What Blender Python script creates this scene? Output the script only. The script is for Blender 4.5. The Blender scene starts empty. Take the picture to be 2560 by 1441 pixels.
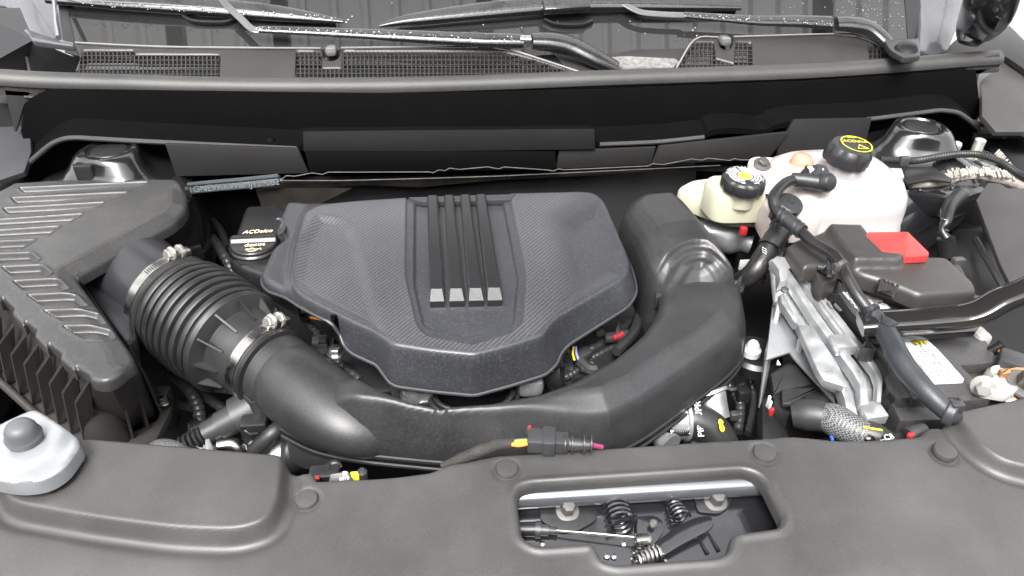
import bpy, bmesh, math, random
import numpy as np
from mathutils import Vector, Matrix
random.seed(7); np.random.seed(7)
R = math.radians
sc = bpy.context.scene
COL = sc.collection

# ------------------------------------------------------------------ camera
CAM_Z, PITCH, YAW, ROLL, FPX = 0.66, R(36), R(8.0), R(1.5), 1862.0
cd = bpy.data.cameras.new('camera'); cam = bpy.data.objects.new('camera', cd); COL.objects.link(cam)
cam.location = (0, 0, CAM_Z)
ROT = Matrix.Rotation(-YAW, 3, 'Z') @ Matrix.Rotation(math.pi/2-PITCH, 3, 'X') @ Matrix.Rotation(ROLL, 3, 'Z')
cam.rotation_euler = ROT.to_euler()
cd.sensor_width = 36; cd.lens = 36*FPX/2560; cd.clip_start = 0.02; cd.clip_end = 500
sc.camera = cam
CP = Vector((0, 0, CAM_Z))

# ------------------------------------------------------------------ light
w = bpy.data.worlds.new('World'); sc.world = w; w.use_nodes = True
nt = w.node_tree; bg = nt.nodes['Background']
sky = nt.nodes.new('ShaderNodeTexSky'); sky.sky_type = 'NISHITA'; sky.sun_disc = False
SUN_EL, SUN_AZ = R(58), R(200)      # azimuth from +Y clockwise: behind the camera, to the left
sky.sun_elevation = SUN_EL; sky.sun_rotation = SUN_AZ
sky.air_density = 1.0; sky.dust_density = 4.0; sky.ozone_density = 1.0
hs = nt.nodes.new('ShaderNodeHueSaturation'); hs.inputs['Saturation'].default_value = 0.12
nt.links.new(sky.outputs[0], hs.inputs['Color']); nt.links.new(hs.outputs[0], bg.inputs['Color'])
bg.inputs['Strength'].default_value = 0.15
ld = bpy.data.lights.new('sun', 'SUN'); ld.energy = 1.5; ld.angle = R(28); ld.color = (1, .97, .93)
so = bpy.data.objects.new('sun', ld); COL.objects.link(so)
sdir = Vector((math.sin(SUN_AZ)*math.cos(SUN_EL), math.cos(SUN_AZ)*math.cos(SUN_EL), math.sin(SUN_EL)))
so.rotation_euler = sdir.to_track_quat('Z', 'Y').to_euler()
sc.view_settings.view_transform = 'Standard'; sc.view_settings.look = 'None'
sc.view_settings.exposure = 2.0; sc.view_settings.gamma = 1.0
sc.cycles.max_bounces = 8
try: sc.cycles.use_denoising = True
except Exception: pass

# ------------------------------------------------------------------ pixel of the photograph -> point on a plane of the place
class Pl:
    def __init__(s, o, n):
        s.o = Vector(o); s.n = Vector(n).normalized()
        if abs(s.n.z) > .5: s.u = Vector((1, 0, 0))
        elif abs(s.n.x) > .8: s.u = Vector((0, 1, 0))
        else: s.u = Vector((1, 0, 0))
        s.u = (s.u - s.n*s.u.dot(s.n)).normalized(); s.v = s.n.cross(s.u)
    def up(s, h): return Pl(s.o+s.n*h, s.n)
def hz(z): return Pl((0, 0, z), (0, 0, 1))
def slope(z0, y0, k, kx=0, x0=0): return Pl((x0, y0, z0), (-kx, -k, 1))   # z = z0 + k (y-y0) + kx (x-x0)
def vert(y, lean=0): return Pl((0, y, 0), (0, -1, lean))
def ray(px, py):
    d = ROT @ Vector((px-1280.0, -(py-720.5), -FPX)); return d.normalized()
def W(px, py, pl):
    if not isinstance(pl, Pl): pl = hz(pl)
    d = ray(px, py); t = (pl.o-CP).dot(pl.n)/d.dot(pl.n)
    return CP + d*t
def WX(pts, pl): return [W(p[0], p[1], pl) for p in pts]
def mmpp(p):   # metres per photo pixel at a world point
    return (Vector(p)-CP).dot(ROT @ Vector((0, 0, -1)))/FPX

def rnd(pts, r, n=4, closed=True):
    """round the corners of a 2D/3D polyline; a point may carry its own radius as p[2] ('r',x)"""
    out = []; N = len(pts)
    P = [np.array(p[:2], float) for p in pts]
    for i in range(N):
        ri = pts[i][2] if len(pts[i]) > 2 else r
        if not closed and i in (0, N-1): out.append(tuple(P[i])); continue
        a, b, c = P[i-1], P[i], P[(i+1) % N]
        la, lc = np.linalg.norm(a-b), np.linalg.norm(c-b)
        t = min(ri, la*.48, lc*.48)
        if t < 1e-6 or ri == 0: out.append(tuple(b)); continue
        s, e = b+(a-b)/la*t, b+(c-b)/lc*t
        for k in range(n+1):
            q = k/n; out.append(tuple((1-q)**2*s+2*q*(1-q)*b+q*q*e))
    return out
def catmull(pts, n=8):
    P = [Vector(p) for p in pts]; out = []
    for i in range(len(P)-1):
        p0 = P[i-1] if i > 0 else P[0]*2-P[1]; p1 = P[i]; p2 = P[i+1]
        p3 = P[i+2] if i+2 < len(P) else P[-1]*2-P[-2]
        for k in range(n):
            t = k/n
            out.append(0.5*((2*p1)+(p2-p0)*t+(2*p0-5*p1+4*p2-p3)*t*t+(3*p1-p0-3*p2+p3)*t**3))
    out.append(P[-1]); return out

# ------------------------------------------------------------------ materials
MATS = {}
def mat(name, col, rough=.5, metal=0, bump=0, bscale=800, var=.0, vscale=12, coat=0, rvar=0, spec=.5, sub=0, trans=0, emit=None, dust=0, dscale=330):
    if name in MATS: return MATS[name]
    m = bpy.data.materials.new(name); m.use_nodes = True; N = m.node_tree.nodes; L = m.node_tree.links
    b = N['Principled BSDF']; tc = N.new('ShaderNodeTexCoord')
    c = (*col, 1) if len(col) == 3 else col
    b.inputs['Base Color'].default_value = c; b.inputs['Roughness'].default_value = rough; b.inputs['Metallic'].default_value = metal
    b.inputs['Specular IOR Level'].default_value = spec
    if coat: b.inputs['Coat Weight'].default_value = coat; b.inputs['Coat Roughness'].default_value = .08
    if sub:
        b.inputs['Subsurface Weight'].default_value = sub; b.inputs['Subsurface Radius'].default_value = (.03, .02, .015); b.inputs['Subsurface Scale'].default_value = .5
    if trans: b.inputs['Transmission Weight'].default_value = trans
    if var or rvar:
        no = N.new('ShaderNodeTexNoise'); no.inputs['Scale'].default_value = vscale; no.inputs['Detail'].default_value = 6
        L.new(tc.outputs['Object'], no.inputs['Vector'])
    if var:
        mx = N.new('ShaderNodeMix'); mx.data_type = 'RGBA'
        mx.inputs[6].default_value = tuple(x*(1-var) for x in c[:3])+(1,); mx.inputs[7].default_value = tuple(min(1, x*(1+var)) for x in c[:3])+(1,)
        rp = N.new('ShaderNodeMapRange'); rp.inputs[1].default_value = .3; rp.inputs[2].default_value = .7
        L.new(no.outputs['Fac'], rp.inputs[0]); L.new(rp.outputs[0], mx.inputs[0]); L.new(mx.outputs[2], b.inputs['Base Color'])
    if dust:      # fine dust and grain lying on the surface
        nd = N.new('ShaderNodeTexNoise'); nd.inputs['Scale'].default_value = dscale; nd.inputs['Detail'].default_value = 2; L.new(tc.outputs['Object'], nd.inputs['Vector'])
        np_ = N.new('ShaderNodeTexNoise'); np_.inputs['Scale'].default_value = 17; np_.inputs['Detail'].default_value = 5; np_.inputs['Roughness'].default_value = .65; L.new(tc.outputs['Object'], np_.inputs['Vector'])
        r1 = N.new('ShaderNodeMapRange'); r1.inputs[1].default_value = .48; r1.inputs[2].default_value = .68; L.new(nd.outputs['Fac'], r1.inputs[0])
        r2 = N.new('ShaderNodeMapRange'); r2.inputs[1].default_value = .45; r2.inputs[2].default_value = .72; r2.inputs[3].default_value = .12; r2.inputs[4].default_value = .55; L.new(np_.outputs['Fac'], r2.inputs[0])
        ad = N.new('ShaderNodeMath'); ad.operation = 'MULTIPLY_ADD'; L.new(r1.outputs[0], ad.inputs[0]); ad.inputs[1].default_value = .55; L.new(r2.outputs[0], ad.inputs[2])
        ml = N.new('ShaderNodeMath'); ml.operation = 'MULTIPLY'; L.new(ad.outputs[0], ml.inputs[0]); ml.inputs[1].default_value = dust
        dm = N.new('ShaderNodeMix'); dm.data_type = 'RGBA'; dm.inputs[7].default_value = (.23, .22, .205, 1)
        if var: L.new(mx.outputs[2], dm.inputs[6])
        else: dm.inputs[6].default_value = c
        L.new(ml.outputs[0], dm.inputs[0]); L.new(dm.outputs[2], b.inputs['Base Color'])
    if rvar:
        mr = N.new('ShaderNodeMapRange'); mr.inputs[3].default_value = max(.02, rough-rvar); mr.inputs[4].default_value = min(1, rough+rvar)
        mr.inputs[1].default_value = .3; mr.inputs[2].default_value = .7
        L.new(no.outputs['Fac'], mr.inputs[0]); L.new(mr.outputs[0], b.inputs['Roughness'])
    if bump:
        n2 = N.new('ShaderNodeTexNoise'); n2.inputs['Scale'].default_value = bscale; n2.inputs['Detail'].default_value = 3
        L.new(tc.outputs['Object'], n2.inputs['Vector'])
        bm_ = N.new('ShaderNodeBump'); bm_.inputs['Strength'].default_value = bump; bm_.inputs['Distance'].default_value = .001
        L.new(n2.outputs['Fac'], bm_.inputs['Height']); L.new(bm_.outputs[0], b.inputs['Normal'])
    m.diffuse_color = c
    MATS[name] = m; return m

BLK = mat('black_grained_plastic', (.016, .016, .0175), .41, bump=.12, bscale=900, var=.22, vscale=9, rvar=.06, dust=.075)
BLK2 = mat('dark_smooth_plastic', (.012, .012, .013), .36, bump=.15, bscale=600, var=.2, vscale=14, rvar=.06)
COV = mat('engine_cover_plastic', (.030, .031, .035), .42, bump=.15, bscale=1100, var=.15, vscale=8)
FRN = mat('front_cover_plastic', (.041, .0400, .0393), .40, bump=.2, bscale=1300, var=.22, vscale=7, rvar=.05, dust=.10, dscale=700)
LID = mat('air_box_plastic', (.026, .026, .0265), .38, bump=.14, bscale=1000, var=.18, vscale=8, dust=.12)
BRN = mat('faded_brown_black_plastic', (.028, .0255, .024), .38, bump=.12, bscale=900, var=.15, vscale=10, dust=.07)
RUB = mat('black_rubber', (.018, .018, .018), .42, bump=.2, bscale=500, var=.3, vscale=20, rvar=.08)
SEAL = mat('seal_rubber', (.030, .029, .028), .50, bump=.3, bscale=700, var=.2, vscale=6, dust=.08)
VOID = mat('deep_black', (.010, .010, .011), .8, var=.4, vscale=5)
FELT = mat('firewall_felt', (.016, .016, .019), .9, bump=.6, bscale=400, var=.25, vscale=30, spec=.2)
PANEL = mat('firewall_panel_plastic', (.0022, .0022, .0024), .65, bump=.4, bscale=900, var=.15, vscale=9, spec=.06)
PAINT = mat('wet_black_gloss_paint', (.010, .010, .012), .22, coat=1, rvar=.04, vscale=6, bump=.03, bscale=60)
BAYP = mat('bay_steel_paint', (.010, .010, .011), .20, coat=.8, var=.2, vscale=8, bump=.06, bscale=40)
GREYP = mat('wet_grey_paint', (.065, .067, .075), .25, metal=0, coat=.8, var=.1, vscale=10)
ALU = mat('cast_aluminium', (.54, .55, .56), .38, metal=.8, bump=.25, bscale=260, var=.14, vscale=40, rvar=.12)
STEEL = mat('bright_steel', (.42, .41, .39), .28, metal=1, var=.12, vscale=60, rvar=.08)
GALV = mat('galvanised_steel', (.36, .375, .39), .42, metal=.7, bump=.15, bscale=200, var=.1, vscale=25, rvar=.08)
ZINC = mat('dull_zinc', (.13, .125, .12), .42, metal=.7, var=.15, vscale=50)
WHT = mat('white_print', (.60, .60, .59), .5, var=.02)
CREAM = mat('cream_tank_plastic', (.42, .405, .31), .32, sub=.25, var=.06, vscale=9, bump=.05, bscale=40)
TANK = mat('translucent_white_tank', (.36, .348, .345), .30, sub=.3, var=.05, vscale=7, bump=.05, bscale=30)
PINK = mat('orange_tinted_tank', (.62, .22, .15), .3, sub=.3, var=.1, vscale=40)
RED = mat('red_cover_plastic', (.44, .028, .025), .40, bump=.2, bscale=700, var=.12, vscale=20, dust=.12)
REDS = mat('red_clip', (.34, .02, .025), .4, var=.1)
YEL = mat('yellow_print', (.62, .54, .03), .5, var=.03)
GOLD = mat('pale_gold_print', (.80, .70, .48), .5, var=.03)
YELW = mat('yellow_wire', (.45, .34, .03), .4, var=.1)
ORG = mat('orange_wire', (.70, .22, .03), .4, var=.1)
BLUE = mat('blue_wire', (.05, .12, .5), .4, var=.1)
PURP = mat('violet_wire', (.25, .22, .6), .4, var=.1)
MAG = mat('pink_wire', (.22, .03, .09), .4, var=.1)
BRASS = mat('copper_lug', (.55, .28, .14), .38, metal=.8, var=.2, vscale=60)
GREYPL = mat('grey_connector_plastic', (.030, .030, .032), .42, bump=.15, bscale=500, var=.15)
BAR = mat('satin_bar_plastic', (.014, .014, .015), .28, bump=.15, bscale=900, var=.12, vscale=14)

# ------------------------------------------------------------------ object helpers
def tag(o, label=None, cat=None, group=None, kind=None):
    if label: o['label'] = label
    if cat: o['category'] = cat
    if group: o['group'] = group
    if kind: o['kind'] = kind
    return o
def thing(name, label, cat, loc=(0, 0, 0), group=None):
    o = bpy.data.objects.new(name, None); COL.objects.link(o); o.location = loc; o.empty_display_size = .02
    return tag(o, label, cat, group)
def link(name, me, m, parent=None, smooth=True, ang=35):
    if m is not None and len(me.materials) == 0: me.materials.append(m)
    if smooth:
        me.polygons.foreach_set('use_smooth', [True]*len(me.polygons))
        me.set_sharp_from_angle(angle=R(ang))
    o = bpy.data.objects.new(name, me); COL.objects.link(o)
    if parent is not None:
        o.parent = parent
        r = parent; l = Vector((0, 0, 0))
        while r is not None: l += r.location; r = r.parent
        o.location = -l       # meshes are written in world coordinates; parents carry a translation only
    return o
def mesh(name, vs, fs, m, parent=None, smooth=True, ang=35):
    me = bpy.data.meshes.new(name); me.from_pydata([tuple(v) for v in vs], [], fs); me.update()
    bm = bmesh.new(); bm.from_mesh(me); bmesh.ops.recalc_face_normals(bm, faces=bm.faces); bm.to_mesh(me); bm.free()
    return link(name, me, m, parent, smooth, ang)

class MB:
    """collects several simple solids into one part"""
    def __init__(s): s.v = []; s.f = []
    def add(s, vs, fs):
        n = len(s.v); s.v += [tuple(v) for v in vs]; s.f += [tuple(i+n for i in f) for f in fs]; return s
    def build(s, name, m, parent=None, smooth=True, ang=35): return mesh(name, s.v, s.f, m, parent, smooth, ang)

def frame(d, up=Vector((0, 0, 1))):
    d = Vector(d).normalized(); up = Vector(up)
    if abs(d.dot(up)) > .98: up = Vector((0, 1, 0))
    x = d.cross(up).normalized(); return x, x.cross(d).normalized(), d     # right, up, dir

def g_tube(pts, r, n=12, cap=True, up=(0, 0, 1), sq=None, smoothn=0):
    """sweep; r = number, list, or (rx, ry) list; sq = superellipse exponent"""
    if smoothn:
        if isinstance(r, (list, tuple)):
            rr = [(a if isinstance(a, tuple) else (a, a)) for a in r]
            r3 = catmull([(a[0], a[1], 0) for a in rr], smoothn); r = [(q.x, q.y) for q in r3]
        pts = catmull(pts, smoothn)
    P = [Vector(p) for p in pts]; N = len(P); vs = []; fs = []
    X = None
    for i in range(N):
        d = (P[min(i+1, N-1)]-P[max(i-1, 0)])
        if d.length < 1e-9: d = Vector((1, 0, 0))
        d.normalize()
        if X is None: X, Y, _ = frame(d, Vector(up))
        else:
            X = (X-d*X.dot(d)).normalized(); Y = X.cross(d).normalized()
        rr = r[i] if isinstance(r, list) else r
        rx, ry = rr if isinstance(rr, tuple) else (rr, rr)
        for k in range(n):
            a = 2*math.pi*k/n; c, s_ = math.cos(a), math.sin(a)
            if sq: c = math.copysign(abs(c)**sq, c); s_ = math.copysign(abs(s_)**sq, s_)
            vs.append(P[i]+X*rx*c+Y*ry*s_)
    for i in range(N-1):
        for k in range(n):
            a, b = i*n+k, i*n+(k+1) % n; fs.append((a, b, b+n, a+n))
    if cap: fs.append(tuple(range(n))[::-1]); fs.append(tuple((N-1)*n+k for k in range(n)))
    return vs, fs
def tube(name, pts, r, m, parent=None, n=12, **k):
    v, f = g_tube(pts, r, n, **k); return mesh(name, v, f, m, parent)
def g_lathe(o, axis, prof, n=32, up=(0, 0, 1), lobe=None):
    """prof: [(radius, height along axis)]; lobe(angle, i) -> radius factor"""
    o = Vector(o); X, Y, D = frame(axis, Vector(up)); vs = []; fs = []
    for i, (r_, h) in enumerate(prof):
        for k in range(n):
            a = 2*math.pi*k/n; q = r_*(lobe(a, i) if lobe else 1)
            vs.append(o+D*h+X*q*math.cos(a)+Y*q*math.sin(a))
    for i in range(len(prof)-1):
        for k in range(n):
            a, b = i*n+k, i*n+(k+1) % n; fs.append((a, b, b+n, a+n))
    fs.append(tuple(range(n))); fs.append(tuple((len(prof)-1)*n+k for k in range(n)))
    return vs, fs
def lathe(name, o, axis, prof, m, parent=None, n=32, **k):
    v, f = g_lathe(o, axis, prof, n, **k); return mesh(name, v, f, m, parent)
def g_box(c, s, rot=None, bev=0):
    """box with chamfered edges; rot: Matrix 3x3"""
    c = Vector(c); bm = bmesh.new(); bmesh.ops.create_cube(bm, size=1)
    for v in bm.verts: v.co = Vector((v.co.x*s[0], v.co.y*s[1], v.co.z*s[2]))
    if bev: bmesh.ops.bevel(bm, geom=list(bm.edges)+list(bm.verts), offset=min(bev, min(s)*.4), segments=2, affect='EDGES', profile=.5)
    if rot is not None: bmesh.ops.rotate(bm, verts=bm.verts, cent=(0, 0, 0), matrix=rot)
    bmesh.ops.translate(bm, verts=bm.verts, vec=c)
    bm.verts.index_update()
    vs = [v.co.copy() for v in bm.verts]; fs = [tuple(v.index for v in f.verts) for f in bm.faces]; bm.free(); return vs, fs
def box(name, c, s, m, parent=None, rot=None, bev=.001):
    v, f = g_box(c, s, rot, bev); return mesh(name, v, f, m, parent)
def axes_rot(x, z=(0, 0, 1)):
    x = Vector(x).normalized(); y = Vector(z).cross(x).normalized(); z = x.cross(y)
    return Matrix((x, y, z)).transposed()

def offs(p, d):
    """inset (d>0) a closed 2D polygon (list of xy)"""
    n = len(p); A = sum(p[i][0]*p[(i+1) % n][1]-p[(i+1) % n][0]*p[i][1] for i in range(n))/2
    sgn = 1 if A > 0 else -1; out = []
    for i in range(n):
        a, b, c = np.array(p[i-1]), np.array(p[i]), np.array(p[(i+1) % n])
        e1, e2 = b-a, c-b; e1 = e1/(np.linalg.norm(e1)+1e-12); e2 = e2/(np.linalg.norm(e2)+1e-12)
        n1, n2 = np.array([-e1[1], e1[0]])*sgn, np.array([-e2[1], e2[0]])*sgn
        m_ = n1+n2; l = np.dot(m_, m_)
        m_ = m_*(2/l) if l > .3 else n1
        out.append(tuple(b+m_*d))
    return out
def g_slab(pts, pl, t, bev=.001, draft=0, prnd=0, top=0):
    """plate whose upper outline is pts (photo pixels) on plane pl, thickness t below it"""
    if not isinstance(pl, Pl): pl = hz(pl)
    if prnd: pts = rnd(pts, prnd, 3)
    P3 = [W(p[0], p[1], pl) for p in pts]
    q = [((p-pl.o).dot(pl.u), (p-pl.o).dot(pl.v)) for p in P3]
    rings = [(offs(q, bev), 0), (offs(q, bev*.3), -bev*.3), (q, -bev), (offs(q, -draft), -t)] if bev else [(q, 0), (offs(q, -draft), -t)]
    vs = []; fs = []; n = len(q)
    for r_, h in rings:
        for a in r_: vs.append(pl.o+pl.u*a[0]+pl.v*a[1]+pl.n*(h+top))
    for i in range(len(rings)-1):
        for k in range(n):
            a, b = i*n+k, i*n+(k+1) % n; fs.append((a, b, b+n, a+n))
    fs.append(tuple(range(n))); fs.append(tuple((len(rings)-1)*n+k for k in range(n)))
    return vs, fs
def slab(name, pts, pl, t, m, parent=None, bev=.001, **k):
    v, f = g_slab(pts, pl, t, bev, **k)
    me = bpy.data.meshes.new(name); me.from_pydata([tuple(a) for a in v], [], f); me.update()
    bm = bmesh.new(); bm.from_mesh(me); bmesh.ops.recalc_face_normals(bm, faces=bm.faces)
    bmesh.ops.triangulate(bm, faces=[x for x in bm.faces if len(x.verts) > 4]); bm.to_mesh(me); bm.free()
    return link(name, me, m, parent)

# ---- height-field sheets: moulded shells with soft edges
def seg_near(X, Y, poly, closed=True):
    P = np.array(poly, float); Q = np.roll(P, -1, 0)
    if not closed: P, Q = P[:-1], Q[:-1]
    best = np.full(X.shape, 1e9); bx = np.zeros_like(X); by = np.zeros_like(X)
    for (ax, ay), (cx, cy) in zip(P, Q):
        dx, dy = cx-ax, cy-ay; L2 = dx*dx+dy*dy+1e-18
        t = np.clip(((X-ax)*dx+(Y-ay)*dy)/L2, 0, 1); qx, qy = ax+t*dx, ay+t*dy
        d = (X-qx)**2+(Y-qy)**2; k = d < best
        best = np.where(k, d, best); bx = np.where(k, qx, bx); by = np.where(k, qy, by)
    return np.sqrt(best), bx, by
def inside(X, Y, poly):
    P = np.array(poly, float); Q = np.roll(P, -1, 0); c = np.zeros(X.shape, bool)
    for (ax, ay), (cx, cy) in zip(P, Q):
        if ay == cy: continue
        k = ((ay > Y) != (cy > Y)) & (X < (cx-ax)*(Y-ay)/(cy-ay)+ax); c ^= k
    return c
def sdf(X, Y, poly):
    d, _, _ = seg_near(X, Y, poly); return np.where(inside(X, Y, poly), d, -d)
def edge(d, r):
    q = np.clip(r-np.maximum(d, 0), 0, r); return r-np.sqrt(np.maximum(r*r-q*q, 0))
def sstep(a, b, x):
    t = np.clip((x-a)/(b-a), 0, 1); return t*t*(3-2*t)
def wpoly(pts, pl, r=0, n=4):
    if r: pts = rnd(pts, r, n)
    return [(p.x, p.y) for p in WX(pts, pl)]
def hf(name, outline, zf, m, parent=None, cell=.003, skirt=.02, holes=(), ang=40, attr=None, zbot=None):
    P = np.array(outline); x0, y0 = P.min(0)-cell; x1, y1 = P.max(0)+cell
    xs = np.arange(x0, x1+cell, cell); ys = np.arange(y0, y1+cell, cell); X, Y = np.meshgrid(xs, ys)
    polys = [outline]+list(holes)
    IN = inside(X, Y, outline)
    for h in holes: IN &= ~inside(X, Y, h)
    K = IN[:-1, :-1] | IN[1:, :-1] | IN[:-1, 1:] | IN[1:, 1:]
    use = np.zeros(X.shape, bool)
    use[:-1, :-1] |= K; use[1:, :-1] |= K; use[:-1, 1:] |= K; use[1:, 1:] |= K
    idx = -np.ones(X.shape, int); idx[use] = np.arange(use.sum())
    vx, vy, vin = X[use].copy(), Y[use].copy(), IN[use]
    D = np.full(vx.shape, 1e9); NX = vx.copy(); NY = vy.copy()
    for p in polys:
        d, bx, by = seg_near(vx, vy, p); k = d < D
        D = np.where(k, d, D); NX = np.where(k, bx, NX); NY = np.where(k, by, NY)
    out = ~vin; vx[out] = NX[out]; vy[out] = NY[out]; D[out] = 0
    Z = zf(vx, vy, D)
    j, i = np.nonzero(K)
    F = np.stack([idx[j, i], idx[j, i+1], idx[j+1, i+1], idx[j+1, i]], 1)
    V = np.stack([vx, vy, Z], 1)
    # boundary edges -> skirt
    if skirt or zbot is not None:
        E = np.concatenate([F[:, [0, 1]], F[:, [1, 2]], F[:, [2, 3]], F[:, [3, 0]]]); S = np.sort(E, 1)
        key = S[:, 0]*len(V)+S[:, 1]; u, first, cnt = np.unique(key, return_index=True, return_counts=True)
        B = E[first[cnt == 1]]
        bv = np.unique(B); mp = {a: len(V)+k for k, a in enumerate(bv)}
        low = V[bv].copy()
        low[:, 2] = zbot if zbot is not None else low[:, 2]-skirt
        V = np.concatenate([V, low]); F2 = np.array([[b, a, mp[a], mp[b]] for a, b in B]); F = np.concatenate([F, F2])
    me = bpy.data.meshes.new(name)
    me.vertices.add(len(V)); me.vertices.foreach_set('co', V.astype(np.float32).ravel())
    me.loops.add(len(F)*4); me.loops.foreach_set('vertex_index', F.astype(np.int32).ravel())
    me.polygons.add(len(F)); me.polygons.foreach_set('loop_start', np.arange(0, len(F)*4, 4, dtype=np.int32))
    try: me.polygons.foreach_set('loop_total', np.full(len(F), 4, dtype=np.int32))
    except Exception: pass
    me.update(calc_edges=True); me.validate()
    if attr is not None:
        a = me.attributes.new('mask', 'FLOAT', 'POINT'); val = np.zeros(len(me.vertices), np.float32)
        co = np.zeros(len(me.vertices)*3, np.float32); me.vertices.foreach_get('co', co); co = co.reshape(-1, 3)
        a.data.foreach_set('value', attr(co[:, 0].astype(float), co[:, 1].astype(float)).astype(np.float32))
    return link(name, me, m, parent, True, ang)
def zpl(pl):
    """plane as function z(x,y)"""
    if not isinstance(pl, Pl): pl = hz(pl)
    return lambda X, Y: pl.o.z-(pl.n.x*(X-pl.o.x)+pl.n.y*(Y-pl.o.y))/pl.n.z

def text(name, s, p, right, upv, size, m, parent=None, shear=0, extr=.0001, align='CENTER', lift=.0006):
    cu = bpy.data.curves.new(name, 'FONT'); cu.body = s; cu.size = size; cu.extrude = extr; cu.align_x = align; cu.align_y = 'CENTER'; cu.shear = shear
    cu.materials.append(m)
    tmp = bpy.data.objects.new('t', cu); COL.objects.link(tmp)
    dg = bpy.context.evaluated_depsgraph_get(); me = bpy.data.meshes.new_from_object(tmp.evaluated_get(dg)); bpy.data.objects.remove(tmp)
    x = Vector(right).normalized(); z = x.cross(Vector(upv)).normalized(); y = z.cross(x)
    M = Matrix((x, y, z)).transposed().to_4x4(); M.translation = Vector(p)+z*lift
    me.transform(M)
    return link(name, me, m, parent, False)

def hexbolt(name, p, axis, r, m, parent=None, flange=1.7, h=None, fl_m=None):
    h = h or r*1.1; b = MB(); X, Y, D = frame(axis); p = Vector(p)
    b.add(*g_lathe(p, axis, [(r*flange*.98, 0), (r*flange, r*.1), (r*flange*.93, r*.28), (r*1.02, r*.38)], 24))
    b.add(*g_lathe(p, axis, [(r, r*.36), (r, r*.36+h), (r*.86, r*.36+h*1.12), (r*.55, r*.36+h*1.14)], 6))
    return b.build(name, m, parent, ang=25)
def WZ(pts, r=0, n=3):
    """outline of (px, py, z) -> xy, rounded in metres"""
    q = []
    for p in pts:
        v = W(p[0], p[1], p[2]); q.append((v.x, v.y) if len(p) < 4 else (v.x, v.y, p[3]))
    return rnd(q, r, n) if r else [a[:2] for a in q]

# ================================================================= setting: what lies under and around the bay
def sheet(name, x0, x1, y0, y1, z, m, kind='structure', parent=None):
    o = mesh(name, [(x0, y0, z), (x1, y0, z), (x1, y1, z), (x0, y1, z)], [(0, 1, 2, 3)], m, parent, False)
    if kind: tag(o, kind=kind)
    return o
ASPH = mat('wet_asphalt', (.05, .05, .052), .5, bump=.8, bscale=60, var=.3, vscale=4)
sheet('ground', -60, 60, -60, 60, -1.05, ASPH)
sheet('engine_bay_floor', -1.0, 1.6, .3, 1.45, -.34, VOID)
tub = MB()
tub.add(*g_box((-.98, .85, -.2), (.02, 1.2, .5))); tub.add(*g_box((1.55, .85, -.2), (.02, 1.2, .5)))
tub.add(*g_box((.3, .29, -.25), (2.6, .02, .4))); tub.add(*g_box((.3, 1.43, -.15), (2.6, .02, .36)))
tag(tub.build('engine_bay_walls', VOID), kind='structure')

wl = thing('left_wing_top', 'black painted wing top and wheel arch outside the air filter box', 'body panel', (-1.0, .8, 0))
box('wing_top', (-1.09, .80, .045), (.22, 1.3, .06), PAINT, wl, bev=.02)
box('wheel_arch', (-.86, .90, -.25), (.24, .80, .16), BLK2, wl, bev=.04)

# ================================================================= front cover
fc = thing('front_cover', 'wide black grained plastic cover across the front of the engine bay with round push clips', 'cover', (.1, .5, 0))
FP = slope(0, .6, .03)
out = [(-430, 1300), (-400, 1140), (60, 1195, 6), (140, 1195, 10), (205, 1122, 14), (240, 1120, 10), (700, 1160, 16), (722, 1172, 6), (728, 1178, 3), (782, 1180, 3), (792, 1200, 4), (925, 1194, 30), (985, 1190, 30),
       (1080, 1178, 30), (1115, 1160, 20), (1240, 1137, 10), (1504, 1119), (1720, 1104), (1880, 1095, 30), (1967, 1091, 40), (2022, 1099, 30), (2083, 1107, 30), (2185, 1106, 40), (2266, 1098, 30), (2297, 1092, 10),
       (2317, 1070, 10), (2357, 1064, 8), (2372, 1046, 6), (2385, 1047, 6), (2480, 1028, 20), (2580, 1003), (2800, 950), (2900, 1650), (-430, 1650)]
OUTF = wpoly(out, FP, 5)
hole = [(1291, 1240, 14), (1300, 1222, 16), (1330, 1214, 20), (1865, 1179, 30), (1905, 1196, 24), (1955, 1296, 18), (1945, 1318, 18), (1838, 1332, 16), (1824, 1346, 12), (1820, 1380, 22), (1790, 1392, 14), (1540, 1410, 20), (1505, 1400, 14), (1490, 1366, 14), (1474, 1356, 14), (1340, 1364, 22), (1306, 1342, 14)]
HOLF = wpoly(hole, FP, 8)
lp = wpoly([(-120, 1150), (-60, 1225), (4, 1232, 20), (22, 1280, 24), (60, 1296, 20), (250, 1330, 60), (450, 1356, 60), (600, 1360, 60), (680, 1335, 60), (712, 1270, 50), (722, 1150), (722, 1000), (-100, 1000)], FP, 20, 6)
rp_ = wpoly([(2372, 1000), (2376, 1062, 10), (2430, 1135, 60), (2492, 1178, 50), (2640, 1215), (2900, 1180), (2900, 900)], FP, 20, 6)
cr1 = [(p.x, p.y) for p in WX([(-300, 1290), (0, 1322), (200, 1345), (500, 1385), (700, 1450), (800, 1520), (800, 1800), (-300, 1800)], FP)]
cr2 = [(p.x, p.y) for p in WX([(2900, 1120), (2600, 1262), (2480, 1322), (2250, 1400), (2000, 1452), (2000, 1800), (2900, 1800)], FP)]
swell = [(p.x, p.y) for p in WX([(2020, 1100), (2260, 1100), (2200, 1250), (2240, 1500), (2120, 1500), (2090, 1250)], FP)]
zF = zpl(FP)
CLIPS = []
for (px, py) in [(766, 1250), (1267, 1173), (1911, 1134), (2358, 1136)]:
    p = W(px, py, FP); CLIPS.append((p.x, p.y, 28*mmpp(p)))
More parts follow.
